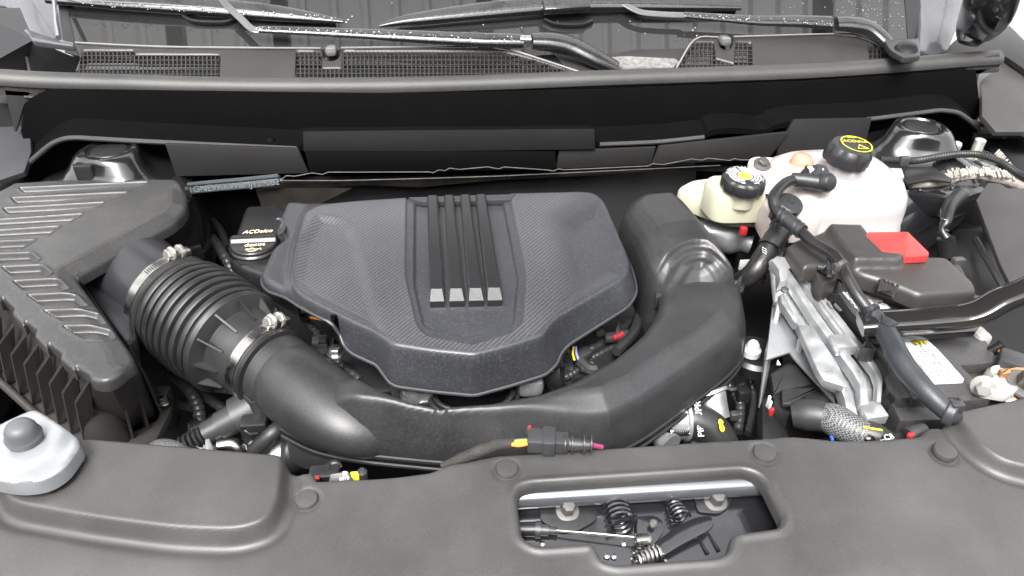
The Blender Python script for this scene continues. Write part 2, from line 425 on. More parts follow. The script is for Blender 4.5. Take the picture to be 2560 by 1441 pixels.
def zfront(X, Y, D):
    z = zF(X, Y)-edge(D, .006)
    dl = sdf(X, Y, lp); dr = sdf(X, Y, rp_)
    z += .018*sstep(-.004, .007, dl)+.015*sstep(-.004, .007, dr)
    z -= .004*np.exp(-((dl+.009)/.0065)**2)+.004*np.exp(-((dr+.009)/.0065)**2)
    for (cx_, cy_, cr_) in CLIPS: z -= .0016*np.exp(-((np.hypot(X-cx_, Y-cy_)-cr_*1.10)/.003)**2)
    z -= .030*sstep(0, .16, sdf(X, Y, cr1))+.03*sstep(0, .12, sdf(X, Y, cr2))
    dh = -sdf(X, Y, HOLF); z += .003*np.exp(-((dh-.006)/.004)**2)
    z += .006*sstep(-.06, .02, sdf(X, Y, swell))
    return z
hf('panel', OUTF, zfront, FRN, fc, ang=80, cell=.0021, skirt=.012, holes=[HOLF])
for (px, py) in [(766, 1250), (1267, 1173), (1911, 1134), (2358, 1136)]:
    p = W(px, py, FP); r = 28*mmpp(p)
    lathe('push_clip', p+Vector((0, 0, -.003+(.005 if px > 2300 else 0))), (.03, -.05, 1), [(r*1.02, 0), (r*1.02, .0045), (r*.93, .0062), (r*.5, .0068), (r*.02, .0070)], FRN, fc, 32)

# ================================================================= radiator support and hood latch in the opening
rs = thing('radiator_support', 'glossy black steel panel seen inside the latch opening of the front cover', 'panel', (.32, .47, -.05))
RP = slope(-.045, .52, .12)
slab('panel', [(1230, 1150), (1980, 1120), (2060, 1345), (1860, 1480), (1440, 1480), (1240, 1400)], RP, .003, PAINT, rs, bev=.001)
tube('upper_roll', [W(x, y, -.028) for x, y in [(1240, 1252), (1300, 1245), (1600, 1228), (1880, 1212), (1990, 1205)]], .013, mat('roll_highlight', (.22, .23, .245), .22, metal=.8, var=.1), rs, 24)  # black roll coloured as paler metal to paint in its bright highlight
tube('lower_bar', [W(1240, 1330, -.09), W(1500, 1350, -.10), W(1700, 1330, -.09), W(2030, 1290, -.07)], .014, PAINT, rs, 16)
hl = thing('hood_latch', 'black hood latch with coiled springs and a bright cable in the cover opening', 'latch', tuple(W(1600, 1320, -.05)))
LP1 = RP.up(.004)
slab('latch_plate', [(1350, 1256, 4), (1362, 1246, 4), (1446, 1240, 4), (1450, 1233, 2), (1486, 1230, 4), (1494, 1260, 4), (1492, 1300, 10), (1440, 1330, 20), (1400, 1330, 10), (1350, 1300, 10)], LP1, .002, BLK2, hl, bev=.0006, prnd=4)
slab('latch_plate', [(1730, 1222, 4), (1765, 1216, 3), (1800, 1219, 5), (1830, 1240, 8), (1822, 1268, 8), (1800, 1285, 12), (1745, 1280, 10), (1738, 1255, 5)], LP1, .002, BLK2, hl, bev=.0006, prnd=4)
for (px, py) in [(1418, 1283), (1787, 1258)]:
    p = W(px, py, RP)+RP.n*.003; hexbolt('flange_bolt', p, (0, -.25, 1), 18*mmpp(p), ZINC, hl, flange=1.72, h=.012)
def coil(name, c, axis, r0, r1, L, turns, wire, m, parent, tail=()):
    X, Y, D = frame(axis); pts = []
    N = int(turns*16)
    for i in range(N+1):
        t = i/N; a = 2*math.pi*turns*t; r = r0+(r1-r0)*t
        pts.append(Vector(c)+D*(L*(t-.5))+X*r*math.cos(a)+Y*r*math.sin(a))
    pts += [Vector(q) for q in tail]
    return tube(name, pts, wire, m, parent, 6)
c1 = W(1546, 1285, -.035); coil('spring', c1, (0, -1, 0.15), .014, .014, .034, 5, .0021, PAINT, hl, tail=[W(1590, 1290, -.03), W(1520, 1315, -.03)])
c2 = W(1692, 1275, -.035); coil('spring', c2, (.1, -1, .15), .007, .010, .026, 4.5, .0018, PAINT, hl)
tube('cable', [W(1378, 1326, -.038), W(1480, 1334, -.036), W(1600, 1345, -.035)], .0016, STEEL, hl, 8)
tube('cable_sleeve', [W(1296, 1324, -.04), W(1340, 1324, -.04)], .008, BLK2, hl, 16)
b = MB(); b.add(*g_tube([W(1338, 1324, -.04), W(1352, 1325, -.04)], .0095, 16)); b.add(*g_tube([W(1352, 1325, -.04), W(1372, 1326, -.04)], .0065, 16)); b.add(*g_tube([W(1372, 1326, -.039), W(1392, 1328, -.038)], .004, 12))
b.build('cable_ferrule', GREYPL, hl)
box('cable_end', W(1607, 1348, -.034), (.018, .012, .010), STEEL, hl, bev=.003)
slab('lever', [(1640, 1370), (1652, 1345), (1700, 1310), (1740, 1292, 20), (1775, 1288, 20), (1790, 1305, 12), (1775, 1325, 20), (1700, 1365), (1660, 1390)], slope(-.028, .5, .15), .006, PAINT, hl, bev=.0015, prnd=8)
slab('pawl', [(1590, 1290, 8), (1640, 1286, 20), (1665, 1310, 12), (1650, 1350, 20), (1615, 1385, 10), (1592, 1370, 6)], slope(-.036, .5, .2), .006, PAINT, hl, bev=.0015, prnd=6)
lathe('pivot', W(1633, 1312, -.032), (0, -.2, 1), [(.005, 0), (.005, .004), (.003, .006)], ZINC, hl, 16)
slab('latch_plate', [(1490, 1340, 8), (1600, 1330), (1800, 1335, 10), (1815, 1378, 8), (1790, 1395, 8), (1520, 1410, 8)], slope(-.06, .46, .1), .004, BLK2, hl, bev=.001, prnd=5)
for (a, b_) in [((1745, 1345), (1770, 1385)), ((1770, 1335), (1798, 1378))]:
    tube('rib', [W(*a, -.05), W(*b_, -.05)], .0018, BLK2, hl, 8)
coil('striker_spring', W(1622, 1393, -.045), (1, .25, 0), .010, .010, .03, 6, .0018, STEEL, hl)
for q in [(1356, 1361), (1517, 1392), (1535, 1393), (1560, 1360), (1655, 1376)]:
    lathe('rivet', W(q[0], q[1], -.05), (0, -.2, 1), [(.0035, 0), (.0032, .002), (.0015, .003)], STEEL, hl, 12)

# ================================================================= bracket with rubber bumper, bottom left
hb = thing('hood_stop_bracket', 'bright zinc plated bracket carrying a black rubber stop at the left edge', 'bracket', tuple(W(60, 1120, .03)))
bo = wpoly([(-140, 1140), (-60, 1080, 10), (0, 1062, 6), (80, 1024, 6), (92, 1024, 5), (196, 1092, 12), (200, 1112, 10), (160, 1170, 30), (110, 1200, 40), (40, 1210, 40), (-60, 1190, 30), (-140, 1180)], .045, 6)
bz = W(62, 1100, .045)
hf('plate', bo, lambda X, Y, D: .045-edge(D, .004)+.003*(1-sstep(.035, .052, np.hypot(X-bz.x, Y-bz.y))), GALV, hb, cell=.002, skirt=.016)
bc = W(62, 1097, .051); rr = 42*mmpp(bc)
lathe('rubber_stop', bc, (0.05, -.05, 1), [(rr*.9, -.006), (rr*1.0, .002), (rr*1.02, .005), (rr*.95, .007), (rr*.92, .009), (rr*.86, .015), (rr*.72, .020), (rr*.45, .023), (rr*.05, .0235)], mat('grey_rubber', (.075, .08, .085), .5, bump=.2, bscale=400, var=.15), hb, 32)
slab('foot', [(-60, 1200), (30, 1215), (100, 1225), (140, 1205), (60, 1180), (-60, 1180)], .012, .01, GALV, hb)
b = MB(); b.add(*g_slab([(20, 1215), (40, 1212), (60, 1232), (42, 1238)], .018, .01, .001)); b.build('slot_tab', GREYPL, hb)
# ================================================================= air filter box
ab = thing('air_filter_box', 'large dark ribbed plastic air filter box with slotted lid at the left of the bay', 'air box', tuple(W(220, 700, .0)))
LZ = .05
lid = [(36, 456, 6), (150, 449, 20), (300, 446, 30), (440, 447, 10), (462, 470, 12), (464, 505, 10), (440, 535, 20), (182, 676, 22), (320, 862, 20), (332, 890, 14), (300, 935, 26), (262, 955, 20), (225, 948, 8),
       (220, 935, 2), (190, 915, 2), (184, 925, 2), (148, 895, 2), (150, 880, 2), (122, 858, 2), (114, 868, 2), (84, 838, 2), (88, 822, 2), (64, 802, 2), (56, 812, 2), (28, 782, 2), (32, 768, 2), (6, 742, 2), (-4, 752, 2), (-60, 700), (-160, 620), (-120, 540)]
LIDP = wpoly(lid, LZ, 6)
slots = [[(45, 470), (372, 455), (356, 465), (60, 483)], [(26, 495), (320, 481), (303, 490), (40, 512)], [(5, 521), (264, 506), (243, 519), (22, 538)], [(-40, 552), (208, 535), (172, 556), (5, 567)],
 [(-60, 580), (150, 566), (118, 589), (-20, 596)], [(-40, 606), (88, 600), (50, 623), (-20, 629)], [(-30, 636), (78, 632), (99, 650), (82, 658), (5, 661)], [(2, 668), (105, 663), (129, 683), (115, 691), (32, 693)],
 [(31, 703), (146, 697), (172, 720), (157, 726), (58, 728)], [(66, 738), (188, 733), (216, 758), (202, 764), (107, 766)], [(108, 777), (241, 772), (262, 798), (247, 804), (157, 805)], [(155, 816), (271, 813), (283, 832), (270, 847), (207, 848)]]
SL = [wpoly(s, LZ, 5, 2) for s in slots]
RIGHT_EDGE = [(v.x, v.y) for v in WX([(462, 470), (464, 505), (440, 535), (182, 676), (320, 862), (332, 890)], LZ)]
def zlid(X, Y, D):
    dr_, _, _ = seg_near(X, Y, RIGHT_EDGE, False); z = LZ-edge(D, .006)-np.interp(dr_, [0, .004, .020, .027], [.012, .009, .001, 0])
    for s in SL:
        P = np.array(s); k = (X > P[:, 0].min()-.01) & (X < P[:, 0].max()+.01) & (Y > P[:, 1].min()-.01) & (Y < P[:, 1].max()+.01)
        if not k.any(): continue
        d = sdf(X[k], Y[k], s); ymin, ymax = P[:, 1].min(), P[:, 1].max()
        f = np.clip((Y[k]-ymin)/(ymax-ymin), 0, 1)
        z[k] += .0014*np.exp(-((d+.0015)/.0022)**2)-(.003+.007*f)*sstep(-.001, .0055, d)
    return z
hf('lid', LIDP, zlid, LID, ab, cell=.0012, skirt=.012, ang=75)
# lower half: loft between an inner outline and the flange
def loft(name, rings, m, parent, cap=False, ang=35):
    n = len(rings[0]); vs = [v for r_ in rings for v in r_]; fs = []
    for i in range(len(rings)-1):
        for k in range(n): a, b = i*n+k, i*n+(k+1) % n; fs.append((a, b, b+n, a+n))
    if cap: fs.append(tuple(range(n)))
    return mesh(name, vs, fs, m, parent, True, ang)
r0 = [(-140, 560), (40, 470), (440, 462), (448, 505), (178, 660), (312, 862), (318, 892), (262, 935), (225, 930), (120, 845), (0, 735), (-140, 620)]
r1 = [(-190, 700), (40, 560), (455, 560), (420, 620), (200, 790), (402, 985), (385, 1040), (330, 1070), (225, 1070), (115, 990), (0, 905), (-190, 760)]
loft('lower_half', [[Vector((W(p[0], p[1], LZ).x, W(p[0], p[1], LZ).y, .035)) for p in r0], [Vector((W(p[0], p[1], -.13).x, W(p[0], p[1], -.13).y, -.13)) for p in r1]], BRN, ab)
# flange around the foot
slab('flange', [(-190, 720), (-60, 830), (0, 905), (120, 1000), (225, 1075), (330, 1080), (392, 1050), (404, 985), (430, 990), (425, 1030), (385, 1110), (350, 1126), (245, 1122), (180, 1105), (0, 960), (-190, 800)], -.13, .012, BRN, ab, bev=.002, prnd=6)
tube('flange_lip', [W(-60, 905, -.125), W(0, 955, -.125), W(100, 1045, -.125), W(190, 1115, -.125)], .006, BRN, ab, 12)
# upright fins on the front wall
def fin(a, bq, c, th=.0035):
    A = W(a[0], a[1], .025); B = W(bq[0], bq[1], -.128); C = W(c[0], c[1], -.128)
    n = (B-A).cross(C-A).normalized()*th/2
    M = A.lerp(C, .55)+Vector((0, 0, .03))+(C-B)*.25
    ring = [A, M, C, B]
    vs = [p+n for p in ring]+[p-n for p in ring]
    mesh('fin', vs, [(0, 1, 2, 3), (7, 6, 5, 4), (0, 4, 5, 1), (1, 5, 6, 2), (2, 6, 7, 3), (3, 7, 4, 0)], BRN, ab)
for k in range(9):
    t = k/8
    x = -30+t*250; y = 765+t*190
    fin((x, y), (x+10+t*10, y+135), (x-18+t*8, y+150+t*4))
fin((298, 925), (325, 1068), (332, 1096)); fin((322, 900), (350, 1050), (372, 1072)); fin((330, 880), (390, 1000), (402, 1030))
p0 = W(278, 950, .02); p1 = W(275, 1082, -.125)
tube('pillar', [Vector((p1.x, p1.y+.01, .03)), Vector((p1.x, p1.y, -.05)), Vector((p1.x, p1.y-.004, -.128))], [.018, .024, .030], BRN, ab, 24)
hexbolt('screw', W(410, 1005, -.12), (0, 0, 1), .006, STEEL, ab)
box('screw_boss', W(412, 1020, -.16), (.03, .03, .07), BRN, ab, bev=.006)
p = W(215, 430, .06); box('lid_latch', p, (.030, .02, .030), BLK2, ab, bev=.003)
tag(bpy.data.objects['lid_latch'], None)
# outlet tube
A = W(432, 750, -.03); B = W(662, 908, -.045); AX = (B-A).normalized()
RT = 118*mmpp(A)
tube('outlet', [A-AX*.36+Vector((0, 0, -.035)), A-AX*.24+Vector((0, 0, -.012)), A-AX*.15, A-AX*.05, A-AX*.012], [(RT*1.9, RT*.90), (RT*1.35, RT*.92), (RT*1.02, RT*.93), (RT*.93, RT*.93), (RT*.93, RT*.93)], mat('outlet_plastic', (.018, .018, .021), .32, bump=.08, bscale=900, var=.15), ab, 48)

slab('outlet_base', [(178, 676, 10), (330, 598, 20), (420, 560, 20), (400, 600, 20), (330, 690, 40), (345, 850, 10), (320, 866, 10)], slope(-.008, .98, -.02, -.15, W(250, 690, 0).x), .05, MATS['outlet_plastic'], ab, bev=.010, prnd=12)

# ================================================================= bellows hose with two clamps
ih = thing('intake_bellows', 'ribbed black rubber bellows hose with two steel clamps between air box and intake duct', 'hose', tuple(A))
L = (B-A).length; r2 = 104*mmpp(B)
prof = [(RT*.98, -.012), (RT*1.0, -.010), (RT*1.0, .012), (RT*1.02, .018), (RT*1.08, .026)]
n = 7; y = .030; pitch = (L*.66-.03)/n
for i in range(n):
    t = i/(n-1); Ro = RT*(1.12+.05*math.sin(math.pi*t))
    prof += [(Ro*.875, y), (Ro*.985, y+pitch*.15), (Ro, y+pitch*.35), (Ro, y+pitch*.55), (Ro*.985, y+pitch*.75), (Ro*.875, y+pitch*.88)]; y += pitch
prof += [(RT*1.10, y), (RT*1.13, y+.005), (RT*1.10, y+.012), (RT*1.04, y+.014), (r2*1.05, y+.02), (r2*1.02, L-.02), (r2, L-.015), (r2, L+.014), (r2*.97, L+.016)]
lathe('bellows', A, AX, prof, RUB, ih, 72)
X_, Y_, D_ = frame(AX)
ystep = y
for k in range(12):     # gusset tabs round the step
    a = 2*math.pi*k/12+.2; rad = X_*math.cos(a)+Y_*math.sin(a); tan = D_.cross(rad)
    q = [A+D_*(ystep+.006)+rad*RT*1.10, A+D_*(L-.022)+rad*r2*1.06, A+D_*(L-.024)+rad*r2*.98, A+D_*(ystep+.004)+rad*RT*.9]
    vs = [p+tan*.0015 for p in q]+[p-tan*.0015 for p in q]
    mesh('gusset', vs, [(0, 1, 2, 3), (7, 6, 5, 4), (0, 4, 5, 1), (1, 5, 6, 2), (2, 6, 7, 3), (3, 7, 4, 0)], RUB, ih)
def clamp(c, ax, r, wd, px_screw, zs):
    cl = lathe('hose_clamp', c, ax, [(r, -wd/2), (r+.0016, -wd/2+.0006), (r+.0016, wd/2-.0006), (r, wd/2)], STEEL, ih, 64)
    X, Y, D = frame(ax)
    # angle of the screw: nearest to the wanted pixel
    best = min(range(360), key=lambda a: ((lambda s: (s-W(px_screw[0], px_screw[1], zs)).length)(c+(X*math.cos(R(a))+Y*math.sin(R(a)))*r)))
    a = R(best); rad = X*math.cos(a)+Y*math.sin(a); tan = D.cross(rad)
    if tan.x < 0: tan = -tan
    s = c+rad*(r+.008)
    box('worm_housing', s+tan*.010-rad*.002, (.030, wd*1.1, .012), STEEL, cl, rot=Matrix((tan, D, tan.cross(D))).transposed(), bev=.004)
    hexbolt('clamp_screw', s-tan*.004, -tan-D*.15+Vector((0, -.3, .1)), .0085, mat('nickel', (.42, .41, .38), .3, metal=.8, var=.1), cl, flange=1.35, h=.006)
    lathe('clamp_collar', s+tan*.006, tan, [(.010, 0), (.0115, .001), (.0115, .005), (.010, .006)], MATS['nickel'], cl, 20)
    mb = MB(); plate = []
    for i in range(11):
        b_ = a+(1 if (D.cross(rad)).x > 0 else -1)*(.18+i*.045); rd = X*math.cos(b_)+Y*math.sin(b_); tn = D.cross(rd)
        mb.add(*g_box(c+rd*(r+.0024), (.0016, wd*.55, .0010), Matrix((tn, D, tn.cross(D))).transposed(), .0003))
    mb.build('band_thread', BLK2, cl)
    mb = MB()
    for i in range(16):
        b_ = a+(1 if (D.cross(rad)).x > 0 else -1)*(.14+i*.034); rd = X*math.cos(b_)+Y*math.sin(b_); tn = D.cross(rd)
        mb.add(*g_box(c+rd*(r+.0016), (r*.036, wd*.95, .0012), Matrix((tn, D, tn.cross(D))).transposed(), 0))
    mb.build('band_overlap', STEEL, cl)
    return cl
clamp(A+AX*.001, AX, RT*1.0, .016, (474, 658), .045)
clamp(B, AX, r2*1.0, .017, (722, 796), .03)
for (px, py, z) in [(578, 968, -.09), (352, 818, -.07)]:
    hexbolt('band_stud', W(px, py, z), (-.5, -.6, .4), .005, ZINC, ih, flange=1.3, h=.010)

# ================================================================= intake duct
du = thing('intake_duct', 'broad matt black plastic intake duct curving in front of the engine cover to the right', 'duct', tuple(W(1300, 1080, -.02)))
dout = [(700, 1065, -.06), (780, 1108, -.06), (900, 1130, -.06), (1100, 1150, -.06), (1250, 1156, -.06), (1420, 1146, -.06), (1530, 1134, -.06), (1610, 1092, -.06), (1720, 1012, -.06), (1820, 936, -.06), (1856, 890, -.055), (1868, 820, -.05), (1860, 740, -.04), (1830, 700, -.02)]
din = [(1800, 640, 0), (1700, 600, 0), (1600, 640, 0), (1640, 700, 0), (1652, 745, 0), (1640, 790, 0), (1600, 845, 0), (1530, 902, 0), (1430, 957, 0), (1350, 987, 0), (1230, 1010, 0), (1100, 1020, 0), (1030, 1007, 0), (960, 980, 0), (905, 950, 0), (850, 930, 0), (780, 960, 0), (720, 1010, -.03)]
DO = WZ(dout); DI = WZ(din)
DP = rnd(DO+DI, .03, 4)
def zduct(X, Y, D):
    do, _, _ = seg_near(X, Y, DO, False); di, _, _ = seg_near(X, Y, DI, False)
    z = .012+(lambda q: q*np.interp(do, [0, .003, .014, .020, .040, .048], [-.070, -.055, -.026, -.016, -.003, 0])+(1-q)*np.interp(do, [0, .003, .020, .0235, .028], [-.070, -.055, -.014, -.004, 0]))(sstep(W(1250, 1080, 0).x, W(1520, 1080, 0).x, X))-edge(di, .022)-edge(D, .004)*.5
    xa, xb = W(720, 1010, 0).x, W(900, 1050, 0).x
    z = z-.055*(1-sstep(xa, xb, X))
    return z
bpy_duct = hf('duct_body', DP, zduct, BLK, du, cell=.0026, skirt=.01, ang=60)
dl = [Vector((q[0], q[1], 0)) for q in DP]
zz = lambda q, z: Vector((q[0], q[1], z))
fl = [zz(q, -.066) for q in offs(rnd(DO, .03, 4, closed=False), 0)]
tube('flange_seam', fl, .003, BLK2, du, 8)
tube('flange_seam', [p+Vector((0, -.002, -.011)) for p in fl[:-2]], .003, BLK2, du, 8)
mb = MB()
for i in range(len(fl)-1):
    a, b_ = fl[i], fl[i+1]
    if (b_-a).length > 1e-5: mb.add(*g_box((a+b_)/2+Vector((0, .006, -.006)), ((b_-a).length+.001, .006, .016), axes_rot(b_-a)))
mb.build('lower_shell', BLK2, du)
# round inlet spigot
B2 = W(800, 1010, -.046); B3 = W(880, 1052, -.046); B4 = W(965, 1075, -.060); B5 = W(1050, 1090, -.075)
tube('inlet_spigot', [B-AX*.004, B+AX*.012, B+AX*.05, B.lerp(B2, .6)+Vector((0, 0, .0)), B2, B3, B4, B5], [r2*.94, r2*.93, r2*.92, (r2*.93, r2*.93), (r2*.92, r2*.86), (r2*.84, r2*.64), (r2*.68, r2*.52), (r2*.4, r2*.3)], BLK, du, 48, smoothn=5)
lathe('spigot_collar', B+AX*.012, AX, [(r2*.93, 0), (r2*1.03, .001), (r2*1.03, .007), (r2*.93, .009)], BLK2, du, 56)
# upper box of the duct
UB = [(1548, 560, .02), (1562, 505, .045), (1592, 481, .05), (1686, 475, .05), (1722, 497, .05), (1790, 590, .04), (1846, 676, .03), (1852, 716, .0), (1845, 735, -.02), (1800, 735, .0), (1650, 740, 0), (1615, 715, 0), (1585, 650, 0)]
UBP = rnd(WZ(UB), .02, 4)
fr = [(v.x, v.y) for v in [W(1560, 740, .02), W(1655, 690, .02), W(1700, 640, .03), W(1760, 632, .03), W(1812, 660, .03), W(1850, 720, 0), W(1900, 760, 0)]]
fr = rnd(fr, .02, 4, closed=False)
frp = fr+[(fr[-1][0], fr[-1][1]+.6), (fr[0][0], fr[0][1]+.6)]
def zub(X, Y, D):
    df = sdf(X, Y, frp)
    z = .062-np.interp(D, [0, .004, .012, .022, .03], [.045, .026, .014, .004, 0])
    z -= np.interp(df, [-.06, -.03, -.026, -.016, -.012, -.002, .002, .02, .05], [.045, .036, .030, .027, .020, .016, .007, .003, 0])
    return z
hf('upper_box', UBP, zub, BLK, du, cell=.0022, skirt=.09, ang=60)
slab('clip_tab', [(1640, 690), (1690, 680), (1655, 740), (1640, 745)], .0, .02, BLK, du)

# ================================================================= bracket and sensor plug under the spigot
sv = thing('hose_quick_connector', 'dark grey quick connector on a thin hose below the bellows', 'connector', tuple(W(570, 1060, -.1)))
a, b_ = W(515, 1085, -.11), W(640, 1018, -.085); dd = (b_-a)
tube('body', [a, a+dd*.28, a+dd*.281, a+dd*.62, a+dd*.621, b_], [.017, .017, .020, .021, .028, .028], GREYPL, sv, 28)
mb = MB()
for i in range(5): mb.add(*g_lathe(a-dd.normalized()*(.006+i*.007), dd, [(.012, -.002), (.0145, 0), (.012, .002)], 20))
mb.build('barb_rings', GREYPL, sv)
tube('hose', [a-dd.normalized()*.005, W(480, 1095, -.13), W(440, 1130, -.17)], .011, RUB, sv, 16, smoothn=4)
br = MB(); z0 = -.055
for (p, q) in [((604, 985), (634, 965)), ((604, 985), (630, 1008)), ((630, 1008), (680, 1000))]:
    u, v = W(p[0], p[1], z0), W(q[0], q[1], z0); br.add(*g_box((u+v)/2+Vector((0, 0, -.02)), ((v-u).length+.002, .0025, .045), axes_rot(v-u), .0006))
br.build('clip_bracket', BLK, du)
tube('lower_rail', [W(690, 1005, -.05), W(735, 1040, -.06), W(752, 1052, -.065)], .002, BLK, du, 8)
# ================================================================= engine cover
ec = thing('engine_cover', 'large dark grey engine cover with woven texture and four raised ribs in the middle', 'cover', tuple(W(1160, 650, .03)))
TOP = slope(.045, 1.10, .11); zt = zpl(TOP)
LIPP = slope(-.060, .745, .35); zl = zpl(LIPP)
top_px = [(782, 514, 6), (758, 530, 8), (738, 602, 20), (722, 692, 20), (738, 728, 14), (765, 745, 20), (850, 790, 30), (935, 828, 20), (980, 862, 14), (1080, 878, 30), (1186, 888, 10), (1275, 866, 20), (1358, 838, 14), (1372, 815, 14), (1392, 793, 16), (1478, 744, 30), (1556, 697, 30), (1577, 672, 22), (1572, 640, 20), (1540, 565, 30), (1512, 500, 24), (1488, 480, 16), (1452, 476, 10), (1280, 480, 10), (1012, 491, 10), (900, 498, 30), (808, 507, 14)]
TP = wpoly(top_px, TOP, 8)
f = lambda px, py, pl, r: (*[(v.x, v.y) for v in [W(px, py, pl)]][0], r)
lipo = [f(713, 485, TOP, .008), f(704, 505, TOP, .005), f(690, 546, TOP, .006), f(706, 548, TOP, .01), f(712, 562, TOP, .01), f(708, 578, TOP, .01), f(692, 588, TOP, .004), f(674, 603, TOP, .01), f(660, 640, TOP, .01),
        f(650, 690, TOP.up(-.018), .02), f(660, 712, TOP.up(-.018), .02), f(722, 742, TOP.up(-.016), .02), f(742, 756, TOP.up(-.016), .02), f(800, 789, TOP.up(-.017), .02), f(834, 804, TOP.up(-.018), .008), f(848, 826, TOP.up(-.032), .008), f(860, 862, LIPP, .008), f(880, 882, LIPP, .008), f(942, 910, LIPP, .008),
        f(956, 930, LIPP, .006), f(974, 955, LIPP, .006), f(992, 964, LIPP, .006), f(1080, 976, LIPP, .02), f(1186, 986, LIPP, .008), f(1275, 962, LIPP, .02), f(1364, 934, LIPP, .008), f(1392, 908, LIPP, .008), f(1402, 880, LIPP, .008), f(1420, 860, LIPP, .01), f(1490, 815, LIPP, .03), f(1573, 763, LIPP, .02),
        f(1592, 730, LIPP, .015), f(1588, 700, LIPP, .02), f(1577, 640, .02, .02), f(1548, 565, TOP, .02), f(1518, 500, TOP, .02), f(1492, 477, TOP, .012), f(1452, 474, TOP, .01), f(1280, 477, TOP, .01), f(1012, 488, TOP, .01), f(880, 484, TOP, .01)]
LI = rnd(lipo, .01, 4)
facet = wpoly([(790, 533, 5), (850, 540, 16), (884, 556, 14), (900, 600), (968, 838, 4), (930, 822), (770, 742), (728, 700), (745, 600)], TOP, 10)
rfac = wpoly([(1398, 560), (1500, 498), (1560, 620), (1566, 690), (1388, 790)], TOP, 12)
rec1 = wpoly([(1014, 440), (1010, 688, 20), (1040, 815, 16), (1066, 840, 12), (1184, 862, 10), (1285, 830, 16), (1310, 806, 16), (1316, 690, 20), (1312, 660, 20), (1278, 500), (1276, 440)], TOP, 10)
rec2 = wpoly([(1033, 440), (1030, 705, 20), (1052, 806, 12), (1072, 818, 12), (1168, 840, 10), (1275, 812, 16), (1290, 800, 14), (1300, 690, 20), (1296, 668, 20), (1262, 500), (1258, 440)], TOP, 8)
xw = W(745, 700, 0).x; xl0, xl1 = W(825, 800, -.01).x, W(862, 850, -.03).x
def lip_z(X, Y):
    q = sstep(xl0, xl1, X); return (zt(X, Y)-.019)*(1-q)+np.minimum(zl(X, Y), zt(X, Y)-.022)*q
def zec(X, Y, D):
    dt = sdf(X, Y, TP); o = np.maximum(-dt, 0)
    z = zt(X, Y)
    z -= .007*sstep(-.002, .020, sdf(X, Y, facet))+.005*sstep(-.004, .03, sdf(X, Y, rfac))
    z -= .004*sstep(0, .004, sdf(X, Y, rec1))+.006*sstep(0, .006, sdf(X, Y, rec2))
    z -= edge(dt, .008)*.6
    s = o/(D+o+1e-9); lipz = lip_z(X, Y)
    zs = (zt(X, Y)-.005)*(1-s)+lipz*s
    wing = zt(X, Y)-.011-edge(D, .013)
    wx = sstep(xw+.02, xw-.02, X) if False else 1-sstep(xw-.025, xw+.012, X)
    zs = np.where(wx > 0, np.maximum(zs, wing)*wx+zs*(1-wx), zs)
    ramp = sstep(0, .012, o)
    zs = np.where(wx > 0, zs*(1-wx)+wx*((zt(X, Y)-.005)*(1-ramp)+wing*ramp), zs)
    return np.where(dt > 0, z, np.minimum(z, zs))
weave = bpy.data.materials.new('woven_cover_plastic'); weave.use_nodes = True
Nn = weave.node_tree.nodes; Ll = weave.node_tree.links; bs = Nn['Principled BSDF']
tc = Nn.new('ShaderNodeTexCoord'); sp = Nn.new('ShaderNodeSeparateXYZ'); Ll.new(tc.outputs['Object'], sp.inputs[0])
def mth(op, a, b=None):
    n_ = Nn.new('ShaderNodeMath'); n_.operation = op
    for i, q in enumerate((a, b)):
        if q is None: continue
        if isinstance(q, (int, float)): n_.inputs[i].default_value = q
        else: Ll.new(q, n_.inputs[i])
    return n_.outputs[0]
CELL = .0019
u = mth('FLOOR', mth('MULTIPLY', sp.outputs[0], 1/CELL)); v = mth('FLOOR', mth('MULTIPLY', sp.outputs[1], 1/CELL))
tw = mth('LESS_THAN', mth('FLOORED_MODULO', mth('ADD', mth('SUBTRACT', u, v), 4000), 4), 2)
at = Nn.new('ShaderNodeAttribute'); at.attribute_name = 'mask'
nz = Nn.new('ShaderNodeTexNoise'); nz.inputs['Scale'].default_value = 1100; Ll.new(tc.outputs['Object'], nz.inputs['Vector'])
nl = Nn.new('ShaderNodeTexNoise'); nl.inputs['Scale'].default_value = 9; Ll.new(tc.outputs['Object'], nl.inputs['Vector'])
msk = mth('MULTIPLY', tw, at.outputs['Fac'])
mx = Nn.new('ShaderNodeMix'); mx.data_type = 'RGBA'; mx.inputs[6].default_value = (.026, .027, .031, 1); mx.inputs[7].default_value = (.064, .065, .070, 1)
Ll.new(msk, mx.inputs[0])
mx2 = Nn.new('ShaderNodeMix'); mx2.data_type = 'RGBA'; mx2.blend_type = 'MULTIPLY'; mx2.inputs[0].default_value = 1
rmp = Nn.new('ShaderNodeMapRange'); rmp.inputs[1].default_value = .3; rmp.inputs[2].default_value = .7; rmp.inputs[3].default_value = .85; rmp.inputs[4].default_value = 1.15
Ll.new(nl.outputs['Fac'], rmp.inputs[0]); Ll.new(mx.outputs[2], mx2.inputs[6]); Ll.new(rmp.outputs[0], mx2.inputs[7]); Ll.new(mx2.outputs[2], bs.inputs['Base Color'])
nd_ = Nn.new('ShaderNodeTexNoise'); nd_.inputs['Scale'].default_value = 330; Ll.new(tc.outputs['Object'], nd_.inputs['Vector'])
mr_ = Nn.new('ShaderNodeMapRange'); mr_.inputs[1].default_value = .5; mr_.inputs[2].default_value = .7; mr_.inputs[4].default_value = .09; Ll.new(nd_.outputs['Fac'], mr_.inputs[0])
